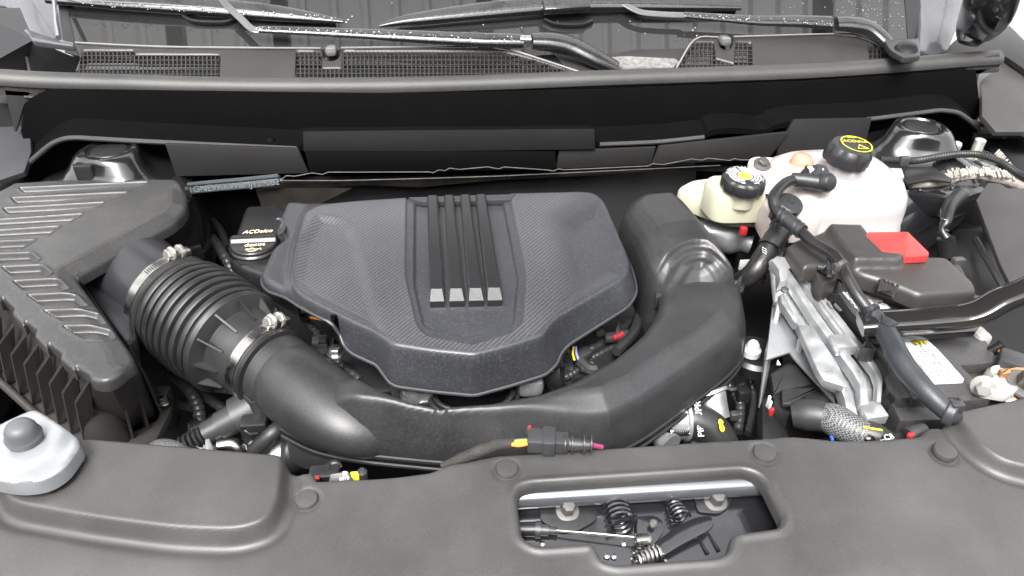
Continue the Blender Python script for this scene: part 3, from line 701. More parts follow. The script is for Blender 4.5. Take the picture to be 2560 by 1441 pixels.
mx3 = Nn.new('ShaderNodeMix'); mx3.data_type = 'RGBA'; Ll.new(mr_.outputs[0], mx3.inputs[0]); Ll.new(mx2.outputs[2], mx3.inputs[6]); mx3.inputs[7].default_value = (.25, .25, .25, 1); Ll.new(mx3.outputs[2], bs.inputs['Base Color'])
Ll.new(mth('SUBTRACT', .38, mth('MULTIPLY', msk, .10)), bs.inputs['Roughness'])
bp = Nn.new('ShaderNodeBump'); bp.inputs['Strength'].default_value = .25; bp.inputs['Distance'].default_value = .0006
Ll.new(mth('ADD', mth('MULTIPLY', nz.outputs['Fac'], .6), mth('MULTIPLY', msk, .8)), bp.inputs['Height']); Ll.new(bp.outputs[0], bs.inputs['Normal'])
wv_r = wpoly([(1270, 440), (1300, 440), (1500, 500), (1400, 560), (1388, 790), (1350, 845), (1186, 900), (1186, 850), (1300, 800)], TOP, 10)
fade = wpoly([(1350, 540), (1480, 440), (1640, 480), (1640, 760), (1400, 860), (1378, 800), (1400, 700)], TOP, 10)
def wmask(X, Y):
    m_ = sstep(.004, .009, sdf(X, Y, TP))*(1-sstep(-.001, .001, sdf(X, Y, rec1)))
    pY = W(1160, 505, TOP).y
    m_ = m_*(1-sstep(-.01, .035, sdf(X, Y, fade)))
    return m_*np.clip(1-sstep(pY-.02, pY+.03, Y)*.5, 0, 1)
hf('shell', LI, zec, weave, ec, cell=.0019, skirt=.004, attr=wmask, ang=50)
lipz = lambda q: float(lip_z(np.float64(q[0]), np.float64(q[1])))
rim = [(q[0], q[1], lipz(q)-.002) for q in LI if q[1] < W(1160, 600, TOP).y or True]
wing_z = lambda q: (float(zt(q[0], q[1]))-.011-.013) if q[0] < xw-.02 else lipz(q)
tube('lip', [(q[0], q[1], wing_z(q)-.003) for q in LI]+[(LI[0][0], LI[0][1], wing_z(LI[0])-.003)], .0028, COV, ec, 8, cap=False)
RP2 = TOP.up(.010)
bars = [[(1068, 489), (1094, 488), (1110, 741), (1074, 742)], [(1110, 488), (1134, 487), (1160, 740), (1123, 741)], [(1150, 487), (1174, 486), (1209, 739), (1172, 740)], [(1189, 486), (1214, 485), (1256, 738), (1219, 739)]]
for q in bars:
    a, b_, c_, d_ = [W(p[0], p[1], RP2) for p in q]
    dn = Vector((0, 0, -1)); lf = (d_-a).normalized()
    e1_, e2_ = d_-lf*.016, c_-(c_-b_).normalized()*.016        # where the sloping front end starts
    s_ = (b_-a).normalized()*.0025
    T = [a+s_, b_-s_, e2_-s_, e1_+s_]; M = [a-Vector((0, 0, .002)), b_-Vector((0, 0, .002)), e2_-Vector((0, 0, .0022)), e1_-Vector((0, 0, .0022))]
    Fd = [d_+Vector((0, 0, -.009)), c_+Vector((0, 0, -.009))]
    Lo = [p+Vector((0, 0, -.022)) for p in (a, b_, c_, d_)]
    vs = T+M+Fd+Lo     # 0-3 top, 4-7 shoulder, 8 front left, 9 front right, 10-13 low
    fs = [(0, 1, 2, 3), (0, 4, 5, 1), (1, 5, 6, 2), (3, 7, 4, 0), (3, 2, 9, 8), (2, 6, 9), (3, 8, 7), (4, 10, 11, 5), (5, 11, 12, 9, 6), (7, 8, 13, 10, 4), (8, 9, 12, 13)]
    mesh('rib', vs, fs, BAR, ec, False)
slab('rear_edge', [(1020, 492), (1290, 484), (1278, 499), (1250, 500), (1060, 505), (1036, 500)], TOP.up(.002), .01, COV, ec, bev=.003)
tube('grommet_ring', [W(x, y, TOP.up(-.015)) for x, y in [(692, 550), (702, 550), (710, 560), (711, 570), (706, 580), (696, 586)]], .0035, COV, ec, 10, smoothn=3)

# ----- valve cover neck and oil filler cap
vc = thing('valve_cover', 'black rounded valve cover corner beside the engine cover holding the oil filler cap', 'valve cover', tuple(W(620, 600, .01)))
vo = wpoly([(612, 512, 12), (700, 508), (760, 560), (740, 740), (660, 690), (600, 668, 12), (574, 648, 12), (577, 610, 8), (595, 560)], -.012, 8)
hf('cover', vo, lambda X, Y, D: -.012-edge(D, .012)+0*X, BLK2, vc, cell=.0025, skirt=.03)
vo2 = wpoly([(575, 665), (640, 690), (700, 730), (700, 760), (620, 715), (575, 690)], -.02, 8)
slab('gasket_edge', [(574, 652), (600, 672), (660, 700), (735, 742), (735, 600), (620, 560)], -.040, .02, BLK2, vc, bev=.002)
slab('raised_rib', [(580, 640), (645, 640), (650, 662), (600, 660)], -.011, .006, BLK2, vc, bev=.002)
oc = thing('oil_filler_cap', 'glossy black oil filler cap with pale gold writing left of the engine cover', 'cap', tuple(W(636, 600, .02)))
OM = mat('glossy_cap', (.012, .012, .012), .28, rvar=.08, vscale=60, bump=.1, bscale=200)
oc0 = W(635, 606, .0); r = 60*mmpp(oc0)
lathe('cap_base', oc0-Vector((0, 0, .008)), (0, -.03, 1), [(r*1.04, -.008), (r*1.04, .002), (r*.98, .005), (r*.9, .006)], OM, oc, 48)
def zcap(X, Y, D):
    yy = (Y-oc0.y)/r; z = oc0.z+.002-edge(D, .004)
    return z+.007*np.exp(-((yy-.15)/.26)**4)
circ = [(oc0.x+r*math.cos(t)*.98, oc0.y+r*math.sin(t)*.98) for t in np.linspace(0, 2*math.pi, 48, endpoint=False)]
hf('cap_top', circ, zcap, OM, oc, cell=.0016, skirt=.008)
text('lettering', 'ACDelco', Vector((oc0.x+.002, oc0.y+r*.72, oc0.z+.0026)), (1, .04, 0), (0, 1, .1), .0125, GOLD, oc, shear=.3)
text('lettering', 'dexos', Vector((oc0.x+.004, oc0.y-r*.33, oc0.z+.0028)), (1, .05, 0), (0, 1, 0), .0135, GOLD, oc)
oz = oc0.z+.0028; ox, oy = oc0.x+.002, oc0.y-r*.68
can = [(-.011, .002), (-.008, .0035), (-.0055, .001), (-.0055, -.004), (.003, -.004), (.009, .0035), (.012, .0035), (.010, .002)]
tube('oil_can_mark', [Vector((ox+p[0], oy+p[1], oz)) for p in [(-.006, .002), (-.010, .003), (-.011, 0), (-.006, -.001), (-.006, -.0045), (.003, -.0045), (.011, .003), (.013, .003), (.006, .0005), (.002, .002), (-.003, .002), (-.006, .002)]], .0005, GOLD, oc, 6)
tube('oil_can_mark', [Vector((ox-.002, oy+.002, oz)), Vector((ox-.002, oy+.004, oz)), Vector((ox-.004, oy+.0042, oz)), Vector((ox+.001, oy+.0042, oz))], .0005, GOLD, oc, 6)
tube('oil_can_mark', [Vector((ox+.0135, oy+.000, oz)), Vector((ox+.0135, oy-.002, oz))], .0006, GOLD, oc, 6)

# ----- engine block and small metal pieces between cover and duct
en = thing('engine', 'dark engine with bits of bright cast metal visible between cover and duct', 'engine', (0.1, .85, -.2))
mb = MB()
mb.add(*g_box((W(1160, 700, -.1).x, .93, -.20), (.44, .26, .20), bev=.01)); mb.add(*g_box((W(1500, 800, -.15).x, .80, -.24), (.16, .14, .16), bev=.02))
mb.build('block', BLK2, en)
lump = lambda n_, px, py, z, s, m_, rot=None: box(n_, W(px, py, z), s, m_, en, rot=rot, bev=min(s)*.35)
tube('coolant_pipe', [W(1395, 905, -.06), W(1388, 950, -.09), W(1380, 990, -.13)], .0125, STEEL, en, 20)
lathe('pipe_mouth', W(1408, 925, -.085), (.9, -.4, .3), [(.030, -.02), (.034, 0), (.034, .006), (.026, .007), (.024, -.01)], BLK2, en, 32)
lump('casting', 1045, 985, -.10, (.05, .03, .03), ALU); lump('casting', 1070, 1008, -.11, (.03, .02, .02), STEEL)
lump('casting', 995, 985, -.11, (.02, .02, .06), ZINC)
lump('casting', 1325, 962, -.09, (.04, .03, .03), ALU); lump('casting', 1300, 990, -.12, (.05, .03, .03), BLK2)
tube('throttle_ring', [W(1185, 985, -.085)+Vector((.055*math.cos(t), .035*math.sin(t), 0)) for t in np.linspace(0, 2*math.pi, 32)], .004, BLK2, en, 10, cap=False)
tube('throttle_ring', [W(1185, 992, -.10)+Vector((.062*math.cos(t), .04*math.sin(t), 0)) for t in np.linspace(0, 2*math.pi, 32)], .005, RUB, en, 10, cap=False)
hexbolt('flange_bolt', W(838, 884, -.05), (.1, -.1, 1), .0085, STEEL, en, flange=1.6, h=.008)
lump('bracket', 812, 870, -.09, (.03, .04, .012), BLK2)
for (pts, m_, r_) in [([(770, 793), (790, 797), (830, 803)], ORG, .002), ([(752, 792), (775, 793)], BLK2, .006), ([(1434, 868), (1432, 884), (1436, 900)], YEL, .0018), ([(1440, 868), (1441, 884), (1446, 900)], PURP, .0018),
                      ([(1550, 785), (1546, 812), (1543, 835)], ZINC, .0028), ([(1452, 905), (1475, 925), (1490, 925)], RUB, .009), ([(1455, 925), (1470, 916), (1480, 909)], ZINC, .004), ([(1600, 780), (1585, 830), (1540, 880)], RUB, .008)]:
    tube('wire', [W(x, y, -.075) for x, y in pts], r_, m_, en, 8, smoothn=3)
for (px, py, s_) in [(1535, 843, .03), (1560, 838, .022)]: lump('plug', px, py, -.08, (s_, .016, .012), GREYPL)
for (px, py) in [(1538, 844), (1554, 836), (1547, 841)]: lump('plug_clip', px, py, -.074, (.007, .006, .008), REDS)
for (px, py, sx, m_) in [(800, 862, .02, BLK2), (822, 870, .012, STEEL), (1500, 832, .016, ZINC)]: lump('sensor', px, py, -.09, (sx, .012, .012), m_)

# ----- parts seen below the bellows, left of centre
ac = thing('lower_engine_fittings', 'cluster of metal pump pulleys, clamps and dark hoses low behind the front cover', 'engine parts', tuple(W(620, 1110, -.15)))
lathe('pulley', W(515, 1120, -.16), (-.9, -.3, .2), [(.004, -.02), (.040, -.02), (.045, -.01), (.034, 0), (.045, .01), (.04, .02), (.004, .02)], STEEL, ac, 40)
slab('bracket_plate', [(512, 1098, 3), (524, 1095, 3), (530, 1112, 4), (540, 1150), (512, 1150)], -.09, .008, ALU, ac, bev=.002)
lathe('pump_housing', W(575, 1140, -.17), (.2, -.2, 1), [(.05, -.04), (.05, .01), (.044, .02), (.03, .024), (.01, .024)], mat('dark_cast', (.10, .10, .10), .3, metal=.8, bump=.3, bscale=150, var=.3, vscale=30), ac, 36)
tube('pipe', [W(545, 1118, -.12), W(580, 1112, -.12), W(600, 1130, -.13), W(608, 1160, -.15)], .010, STEEL, ac, 14, smoothn=4)
lathe('elbow_flange', W(640, 1085, -.14), (-.3, -.5, .8), [(.030, -.03), (.030, 0), (.038, .001), (.038, .006), (.028, .008), (.02, .008)], STEEL, ac, 32)
tube('rubber_hose', [W(625, 1160, -.13), W(640, 1125, -.11), (W(680, 1085, -.09)), W(705, 1065, -.09)], .011, RUB, ac, 16, smoothn=5)
lathe('band_clamp', W(690, 1135, -.15), (1, -.15, .1), [(.034, -.022), (.038, -.020), (.038, -.006), (.034, -.004), (.034, .004), (.036, .006), (.036, .02), (.03, .022)], ALU, ac, 36)
tube('large_hose', [W(650, 1150, -.17), W(690, 1137, -.155), W(740, 1125, -.15), W(775, 1110, -.15)], .031, RUB, ac, 24, smoothn=4)
hexbolt('bolt', W(622, 1118, -.11), (-.5, -.6, .5), .006, STEEL, ac); box('solenoid', W(640, 1068, -.09), (.035, .03, .035), BLK2, ac, bev=.004)
tube('clip_loop', [W(612, 1078, -.08), W(625, 1086, -.08), W(645, 1084, -.08)], .0015, STEEL, ac, 6)
tube('braided_sleeve', [W(370, 1140, -.05), W(395, 1128, -.045), W(430, 1132, -.045), W(470, 1150, -.05)], [.008, .014, .015, .012], mat('braid', (.07, .07, .075), .6, bump=1, bscale=500, var=.4, vscale=300), ac, 16, smoothn=5)

# ----- looms and pipes in the gaps
lo_ = thing('wiring_loom', 'tangle of black conduit and thin pipes deep in the gap beside the air filter box', 'wiring', tuple(W(500, 1000, -.2)))
CD = mat('conduit_black', (.028, .028, .030), .35, bump=.3, bscale=400, var=.2)
rng = random.Random(3)
def corr(pts, r_, m_, name='conduit'):
    P = catmull(pts, 14); tube(name, P, [r_ if i % 3 else r_*.82 for i in range(len(P))], m_, lo_, 10)
corr([W(430, 930, -.17), W(480, 985, -.16), W(500, 1050, -.17), W(480, 1130, -.18)], .010, CD)
corr([W(470, 960, -.18), W(540, 1010, -.17), W(600, 1050, -.18), W(640, 1100, -.2)], .008, CD)
tube('pipe', [W(440, 1010, -.2), W(500, 1030, -.19), W(560, 1090, -.18), W(560, 1140, -.18)], .006, ZINC, lo_, 10, smoothn=5)
corr([W(450, 560, -.12), W(520, 590, -.10), W(560, 640, -.10), W(590, 700, -.12)], .010, CD)
tube('pipe', [W(470, 520, -.10), W(540, 560, -.09), W(570, 620, -.10)], .007, BLK2, lo_, 10, smoothn=5)
box('bracket', W(470, 640, -.06), (.05, .012, .03), BLK2, lo_, rot=Matrix.Rotation(.5, 3, 'Z'), bev=.003)
l2 = thing('engine_side_loom', 'black conduit and small metal fittings in the dark gap between duct and aluminium bracket', 'wiring', tuple(W(1870, 1000, -.2)))
def corr2(pts, r_, m_): 
    P = catmull(pts, 14); tube('conduit', P, [r_ if i % 3 else r_*.82 for i in range(len(P))], m_, l2, 10)
corr2([W(1820, 960, -.16), W(1850, 1010, -.17), W(1845, 1080, -.18)], .008, CD)
corr2([W(1870, 930, -.15), W(1885, 1000, -.17), W(1870, 1085, -.18)], .006, CD)
tube('pipe', [W(1800, 960, -.15), W(1830, 975, -.15), W(1860, 960, -.15)], .003, ZINC, l2, 8, smoothn=4)
box('fitting', W(1835, 1040, -.16), (.014, .012, .014), ZINC, l2, bev=.003); box('fitting', W(1855, 990, -.16), (.02, .02, .03), BLK2, l2, bev=.003)
l3 = thing('coil_harness', 'short black conduits and plugs tucked below the right edge of the engine cover', 'wiring', tuple(W(1500, 870, -.12)))
for pts, r_ in (([(1420, 890), (1460, 880), (1520, 850), (1580, 800)], .007), ([(1470, 900), (1510, 880), (1560, 850), (1610, 800)], .005), ([(1400, 950), (1440, 930), (1460, 910)], .006)):
    P = catmull([W(x, y, -.10) for x, y in pts], 12); tube('conduit', P, [r_ if i % 3 else r_*.8 for i in range(len(P))], CD, l3, 10)
box('plug', W(1455, 890, -.09), (.03, .018, .016), GREYPL, l3, rot=Matrix.Rotation(.6, 3, 'Z'), bev=.003)
l4 = thing('injector_harness', 'small black plugs and conduit below the left edge of the engine cover', 'wiring', tuple(W(800, 850, -.12)))
P = catmull([W(x, y, -.10) for x, y in [(760, 800), (790, 830), (810, 870), (850, 910), (900, 950)]], 12); tube('conduit', P, [.007 if i % 3 else .0056 for i in range(len(P))], CD, l4, 10)
box('plug', W(800, 856, -.08), (.024, .02, .014), GREYPL, l4, bev=.003); box('plug_rib', W(806, 850, -.072), (.012, .014, .004), BLK2, l4, bev=.001)
# ================================================================= bulkhead panels and seal
V1 = vert(1.33); V2 = vert(1.27); V3 = vert(1.31)
cp = thing('bulkhead_panel', 'long dark plastic bulkhead panel across the rear of the engine bay with a ledge', 'panel', (.25, 1.33, .05))
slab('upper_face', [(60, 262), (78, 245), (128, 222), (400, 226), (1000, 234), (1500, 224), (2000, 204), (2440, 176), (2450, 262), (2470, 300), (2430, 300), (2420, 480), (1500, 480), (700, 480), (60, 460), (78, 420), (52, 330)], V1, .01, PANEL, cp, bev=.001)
ledge = [(52, 420), (90, 385), (130, 352), (160, 340), (190, 338), (330, 346), (530, 356), (745, 366), (757, 360), (1485, 352), (1496, 356), (1640, 350), (1700, 344), (1765, 337), (1772, 328), (1800, 321), (1860, 320), (1890, 326), (1915, 326), (1940, 310), (2000, 300), (2180, 292), (2290, 278), (2350, 270), (2395, 275), (2430, 300), (2450, 320)]
LZZ = .035
yb = 1.325
vs = []; fs = []
LW = [W(x, y, vert(1.285)) for x, y in rnd(ledge, 14, 4, closed=False)]
for p in LW: vs += [(p.x, 1.329, p.z+.012), (p.x, (p.y+yb)/2, p.z+.004), (p.x, p.y, p.z), (p.x, p.y, p.z-.012), (p.x, p.y+.01, p.z-.014)]
for i in range(len(LW)-1):
    for k in range(4): fs.append((i*5+k, i*5+k+1, i*5+k+6, i*5+k+5))
mesh('ledge', vs, fs, PANEL, cp)
def part_line(name, a, b_, r, dz=0, m=None): return tube(name, [p+Vector((0, -.002, dz)) for p in LW if a <= p.x <= b_], r, m or PANEL, cp, 8)
part_line('rolled_edge', -9, W(742, 366, vert(1.285)).x, .0045, -.004, SEAL)
part_line('rolled_edge', W(1497, 356, vert(1.285)).x, W(1760, 337, vert(1.285)).x, .0045, -.004, SEAL)
part_line('rolled_edge', W(2100, 300, vert(1.285)).x, 9, .0045, -.004, SEAL)
tube('crease', [W(x, y, V1.up(.001)) for x, y in [(235, 308), (500, 319), (745, 330)]], .0012, SEAL, cp, 6)
tube('crease', [W(x, y, V1.up(.001)) for x, y in [(1495, 324), (1900, 295), (2335, 252)]], .0012, SEAL, cp, 6)
slab('centre_plate', [(757, 329, 3), (1000, 326), (1487, 322, 3), (1488, 374, 3), (1000, 380), (759, 380, 3)], vert(1.237, .5), .004, mat('plate_plastic', (.007, .0068, .0068), .6, bump=.3, bscale=900, var=.1, spec=.06), cp, bev=.001, prnd=3)
for (px, py) in [(332, 340), (676, 350), (1622, 343), (1905, 318), (2255, 280)]:
    lathe('clip', W(px, py, vert(1.30)), (0, -.4, 1), [(.008, 0), (.008, .002), (.006, .004), (.002, .005)], PANEL, cp, 16)
PL2 = mat('lower_panel_plastic', (.010, .0097, .0097), .6, bump=.3, bscale=900, var=.12, spec=.3)
lo = [[(412, 360), (745, 372), (772, 434), (440, 442)], [(762, 380), (1388, 380), (1392, 424), (1090, 430), (800, 432), (775, 434)], [(1398, 378), (1640, 368), (1628, 412), (1390, 424)], [(1648, 366), (1790, 350), (1975, 330), (1920, 400), (1630, 412)], [(1985, 300), (2180, 296), (2150, 420), (1940, 420), (1945, 370)]]
for i, q in enumerate(lo):
    slab('lower_face', q, vert(1.262-.008*(i % 2), .12), .006, PL2 if i != 1 else PANEL, cp, bev=.0015)
e1 = [(690, 452), (720, 440), (800, 434), (1090, 430), (1130, 422), (1240, 420), (1390, 426), (1640, 412), (1750, 398), (1830, 400), (1920, 398), (2010, 405)]
tube('torn_edge', [W(x, y+3*math.sin(i*2.1), vert(1.25)) for i, (x, y) in enumerate(rnd(e1, 20, 3, closed=False))], .0009, mat('pale_edge', (.07, .065, .06), .6, var=.4, vscale=60), cp, 6)
# insulation behind the engine
fi = thing('firewall_insulation', 'dark brownish felt insulation on the firewall behind the engine cover', 'insulation', (.1, 1.28, -.08))
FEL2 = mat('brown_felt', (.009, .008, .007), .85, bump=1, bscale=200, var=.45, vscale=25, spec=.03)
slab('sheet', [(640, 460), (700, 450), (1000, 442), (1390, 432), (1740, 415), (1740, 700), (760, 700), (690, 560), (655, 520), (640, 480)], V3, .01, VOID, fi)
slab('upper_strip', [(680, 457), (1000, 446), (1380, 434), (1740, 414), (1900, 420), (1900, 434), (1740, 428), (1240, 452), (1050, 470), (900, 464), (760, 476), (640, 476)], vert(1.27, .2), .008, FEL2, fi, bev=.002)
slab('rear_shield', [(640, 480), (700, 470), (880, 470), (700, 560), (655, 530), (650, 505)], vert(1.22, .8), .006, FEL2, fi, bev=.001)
tube('strip_edge', [W(x, y, vert(1.262, 0)) for x, y in [(690, 452), (850, 452), (1050, 447), (1240, 441), (1390, 434), (1600, 424), (1800, 414)]], .0010, MATS['pale_edge'], fi, 6)
# plate with stamped number
vp = thing('stamped_number_bar', 'dark grey painted steel bar with a stamped number behind the air filter box', 'bar', tuple(W(585, 460, .03)))
VPM = mat('bar_paint', (.035, .043, .048), .38, coat=.1, var=.15, vscale=40)
VPL = vert(1.20, .55)
slab('bar', [(464, 460), (520, 452), (690, 437, 3), (699, 439, 3), (698, 458, 3), (686, 467, 4), (560, 478), (476, 486), (470, 470)], VPL, .008, VPM, vp, bev=.003)
tube('bar_fold', [W(x, y, VPL.up(.002)) for x, y in [(470, 462), (530, 456), (600, 450), (696, 440)]], .004, VPM, vp, 8)
a, b_ = W(505, 473, VPL), W(668, 458, VPL)
text('stamped_number', '*1GNEVKKW8MJ129082*', (a+b_)/2, b_-a, VPL.v, .0155, mat('stamp', (.075, .085, .09), .45, metal=.4, var=.3, vscale=300), vp, lift=.0025)

# rubber seal
se = thing('bonnet_seal', 'long grey rubber bulb seal running across the top of the bulkhead', 'seal', (.25, 1.35, .15))
stp = [(-40, 200), (0, 196), (105, 202), (300, 208), (530, 214), (760, 216), (1000, 214), (1250, 207), (1500, 197), (1800, 187), (2000, 180), (2200, 168), (2400, 152), (2500, 145)]
VS = vert(1.345)
sp3 = catmull([W(x, y, VS) for x, y in stp], 5)
def seal_sweep(name, P, prof, m):
    vs = []; fs = []; n = len(prof)
    for p in P:
        for (dy, dz) in prof: vs.append(p+Vector((0, dy, dz)))
    for i in range(len(P)-1):
        for k in range(n): a, b_ = i*n+k, i*n+(k+1) % n; fs.append((a, b_, b_+n, a+n))
    fs += [tuple(range(n)), tuple((len(P)-1)*n+k for k in range(n))]
    return mesh(name, vs, fs, m, se, ang=50)
prof = [(.016, .010), (.008, .0135), (-.002, .012), (-.010, .006), (-.014, -.002), (-.014, -.008), (-.008, -.012), (-.007, -.016), (-.010, -.018), (-.010, -.026), (.01, -.026), (.016, -.01)]
seal_sweep('bulb', sp3, prof, SEAL)
tube('lip', [p+Vector((0, -.0115, -.0265)) for p in sp3[8:-6]], .0022, SEAL, se, 8)
slab('end_flap', [(2390, 160), (2500, 134), (2502, 165), (2470, 176), (2448, 188), (2440, 235), (2420, 210), (2415, 175)], vert(1.335), .006, SEAL, se, bev=.002)
slab('end_flap', [(-40, 215), (0, 205), (110, 212), (120, 235), (78, 250), (60, 265), (40, 330), (10, 230)], vert(1.335), .006, SEAL, se, bev=.002)

# ================================================================= cowl grilles
COWL = mat('wet_cowl_plastic', (.017, .0160, .0155), .40, bump=.2, bscale=700, var=.12, vscale=6, rvar=.06, dust=.05)
CG = slope(.162, 1.37, .42)
def cowl(label, outline, holes, loc):
    t = thing('cowl_grille', label, 'grille', loc, 'cowl grilles at the foot of the windscreen')
    H = [wpoly(h, CG, 3, 2) for h in holes]; zc = zpl(CG)
    hf('panel', wpoly(outline, CG, 6), lambda X, Y, D: zc(X, Y)-edge(D, .004), COWL, t, cell=.0026, skirt=.02, holes=H)
    mb = MB()
    for h in holes:
        P = np.array([p[:2] for p in h], float); x0, y0 = P.min(0); x1, y1 = P.max(0)
        def runs(pts):
            ins = inside(np.array([p[0] for p in pts], float), np.array([p[1] for p in pts], float), [tuple(q[:2]) for q in h]); s = None
            for i, k in enumerate(list(ins)+[False]):
                if k and s is None: s = i
                if not k and s is not None:
                    if i-1 > s: yield pts[s], pts[i-1]
                    s = None
        lines = []
        nx = max(2, round((x1-x0)/10.7)); ny = max(2, round((y1-y0)/10.9)); bow = lambda x: 0
        for i in range(1, nx):
            x = x0+(x1-x0)*i/nx; lines += list(runs([(x, y) for y in np.linspace(y0-1, y1+1, 60)]))
        for j in range(1, ny):
            lines += list(runs([(x, y0+(y1-y0)*j/ny) for x in np.linspace(x0-1, x1+1, 260)]))
        for a, b_ in lines:
            A_, B_ = W(a[0], a[1], CG), W(b_[0], b_[1], CG); d = B_-A_
            if d.length < .004: continue
            mb.add(*g_box((A_+B_)/2-CG.n*.0025, (d.length+.001, .0021, .0022), axes_rot(d, CG.n)))
    o = mb.build('grille', COWL, t, False); o['kind'] = 'stuff'
    return t
g1 = cowl('long wet black cowl grille with two fields of square holes, left of the wiper spindle',
     [(178, 196), (200, 150), (193, 125), (184, 106, 4), (230, 110), (400, 118), (640, 121), (806, 122, 2), (810, 146, 10), (826, 152, 8), (846, 146, 10), (850, 121, 2), (1000, 119), (1200, 117, 30), (1262, 122, 30), (1330, 142), (1480, 192), (1490, 205), (1000, 212), (178, 208)],
     [[(208, 126), (335, 126), (335, 136), (549, 137), (547, 196), (186, 192), (197, 160)], [(741, 128), (795, 128), (803, 140), (803, 171), (856, 171), (857, 128), (1256, 128), (1300, 139), (1342, 150), (1372, 160), (1402, 170), (1436, 180), (1436, 188), (1000, 193), (740, 193)]], tuple(W(700, 160, CG)))
g2 = cowl('short wet black cowl grille with three small fields of holes, right of the wiper spindle',
     [(1672, 188), (1700, 150), (1735, 100, 10), (1748, 95, 6), (1796, 94, 2), (1802, 118, 8), (1814, 124, 6), (1828, 118, 8), (1832, 93, 2), (1950, 89), (2090, 86, 30), (2150, 90, 40), (2200, 112, 40), (2240, 140, 30), (2300, 152), (2330, 165), (2000, 190), (1672, 200)],
     [[(1738, 105), (1784, 105), (1788, 146), (1834, 158), (1834, 164), (1695, 172), (1712, 140)], [(1840, 105), (1878, 105), (1880, 164), (1836, 165), (1838, 140)], [(2173, 112), (2195, 112), (2215, 128), (2234, 146), (2232, 156), (2178, 157)]], tuple(W(1950, 130, CG)))
for t, (px, py) in ((g1, (828, 133)), (g2, (1812, 108))):
    p = W(px, py, CG); box('washer_nozzle', p+Vector((0, .004, .004)), (.022, .030, .018), mat('wet_nozzle', (.16, .16, .16), .15, coat=1, var=.2), t, bev=.008)
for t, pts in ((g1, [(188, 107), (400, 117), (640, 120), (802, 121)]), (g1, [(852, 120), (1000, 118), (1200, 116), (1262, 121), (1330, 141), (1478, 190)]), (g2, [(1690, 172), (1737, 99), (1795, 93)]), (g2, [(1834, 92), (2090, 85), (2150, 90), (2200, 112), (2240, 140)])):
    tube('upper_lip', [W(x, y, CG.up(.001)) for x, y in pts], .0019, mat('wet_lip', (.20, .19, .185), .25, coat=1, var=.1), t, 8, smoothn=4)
mb = MB(); mb.add(*g_box((W(1200, 150, CG).x, 1.44, .10), (1.9, .16, .06))); tag(mb.build('cowl_trough', VOID), kind='structure')
lw = thing('cowl_drain_tray', 'wet black tray between the two cowl grilles below the wiper spindle', 'tray', tuple(W(1600, 150, CG)))
slab('tray', [(1440, 195), (1360, 110), (1500, 140), (1735, 98), (1690, 190)], CG.up(-.012), .004, COWL, lw)
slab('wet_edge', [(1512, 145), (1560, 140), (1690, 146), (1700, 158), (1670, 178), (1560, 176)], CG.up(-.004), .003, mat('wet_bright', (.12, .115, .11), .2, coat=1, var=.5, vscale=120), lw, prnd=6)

# ================================================================= windscreen
WS = slope(.215, 1.50, .60)
GLASS = mat('windscreen_glass', (.020, .020, .020), .02, trans=.0, spec=.5)
GLASS.node_tree.nodes['Principled BSDF'].inputs['IOR'].default_value = 1.6
ws = thing('windscreen', 'dark wet windscreen reflecting pale roof sheets above the cowl', 'windscreen', tuple(W(1200, 60, WS)))
slab('glass', [(150, -300), (150, 0), (172, 60), (190, 140), (700, 165), (1500, 170), (2310, 160), (2300, 60), (2270, 0), (2180, -300)], WS, .005, GLASS, ws, bev=0)
slab('dark_border', [(142, -300), (144, 0), (162, 130), (195, 140), (176, 60), (166, 0), (166, -300)], WS.up(.0015), .003, BLK2, ws, bev=0)
slab('dark_border', [(2160, -300), (2262, 0), (2270, 100), (2312, 110), (2300, 0), (2230, -300)], WS.up(.0015), .003, BLK2, ws, bev=0)
# translucent corrugated canopy that the glass mirrors
rf = bpy.data.materials.new('translucent_roof_sheet'); rf.use_nodes = True; N = rf.node_tree.nodes; L_ = rf.node_tree.links
N.remove(N['Principled BSDF']); tr = N.new('ShaderNodeBsdfTranslucent'); df = N.new('ShaderNodeBsdfDiffuse'); mxs = N.new('ShaderNodeMixShader')
nn = N.new('ShaderNodeTexNoise'); nn.inputs['Scale'].default_value = 2; cr = N.new('ShaderNodeMapRange'); cr.inputs[3].default_value = .55; cr.inputs[4].default_value = .68
L_.new(nn.outputs['Fac'], cr.inputs[0]); L_.new(cr.outputs[0], tr.inputs['Color']); df.inputs['Color'].default_value = (.7, .69, .67, 1); mxs.inputs[0].default_value = .35
L_.new(tr.outputs[0], mxs.inputs[1]); L_.new(df.outputs[0], mxs.inputs[2]); L_.new(mxs.outputs[0], N['Material Output'].inputs['Surface'])
vs = []; fs = []; k = 0; x = -5.0; prof = [(0, 0), (.10, 0), (.115, .03), (.135, .03), (.15, 0)]
xs_ = []
while x < 6:
    for a, b_ in prof[:-1]: xs_.append((x+a, b_))
    x += .15
for (a, b_) in xs_: vs += [(a, 1.1, 2.5+b_), (a, 7, 2.6+b_)]
for i in range(len(xs_)-1): fs.append((2*i, 2*i+2, 2*i+3, 2*i+1))
cn = mesh('canopy_roof', vs, fs, rf, None, False); tag(cn, kind='structure')
mb = MB()
for x in (-3.2, -1.1, -.62, .35, 2.1, 4.2): mb.add(*g_box((x, 4, 2.46), (.07, 6, .08)))
tag(mb.build('canopy_beams', mat('beam_steel', (.08, .08, .08), .6, metal=.3, var=.1)), kind='structure')

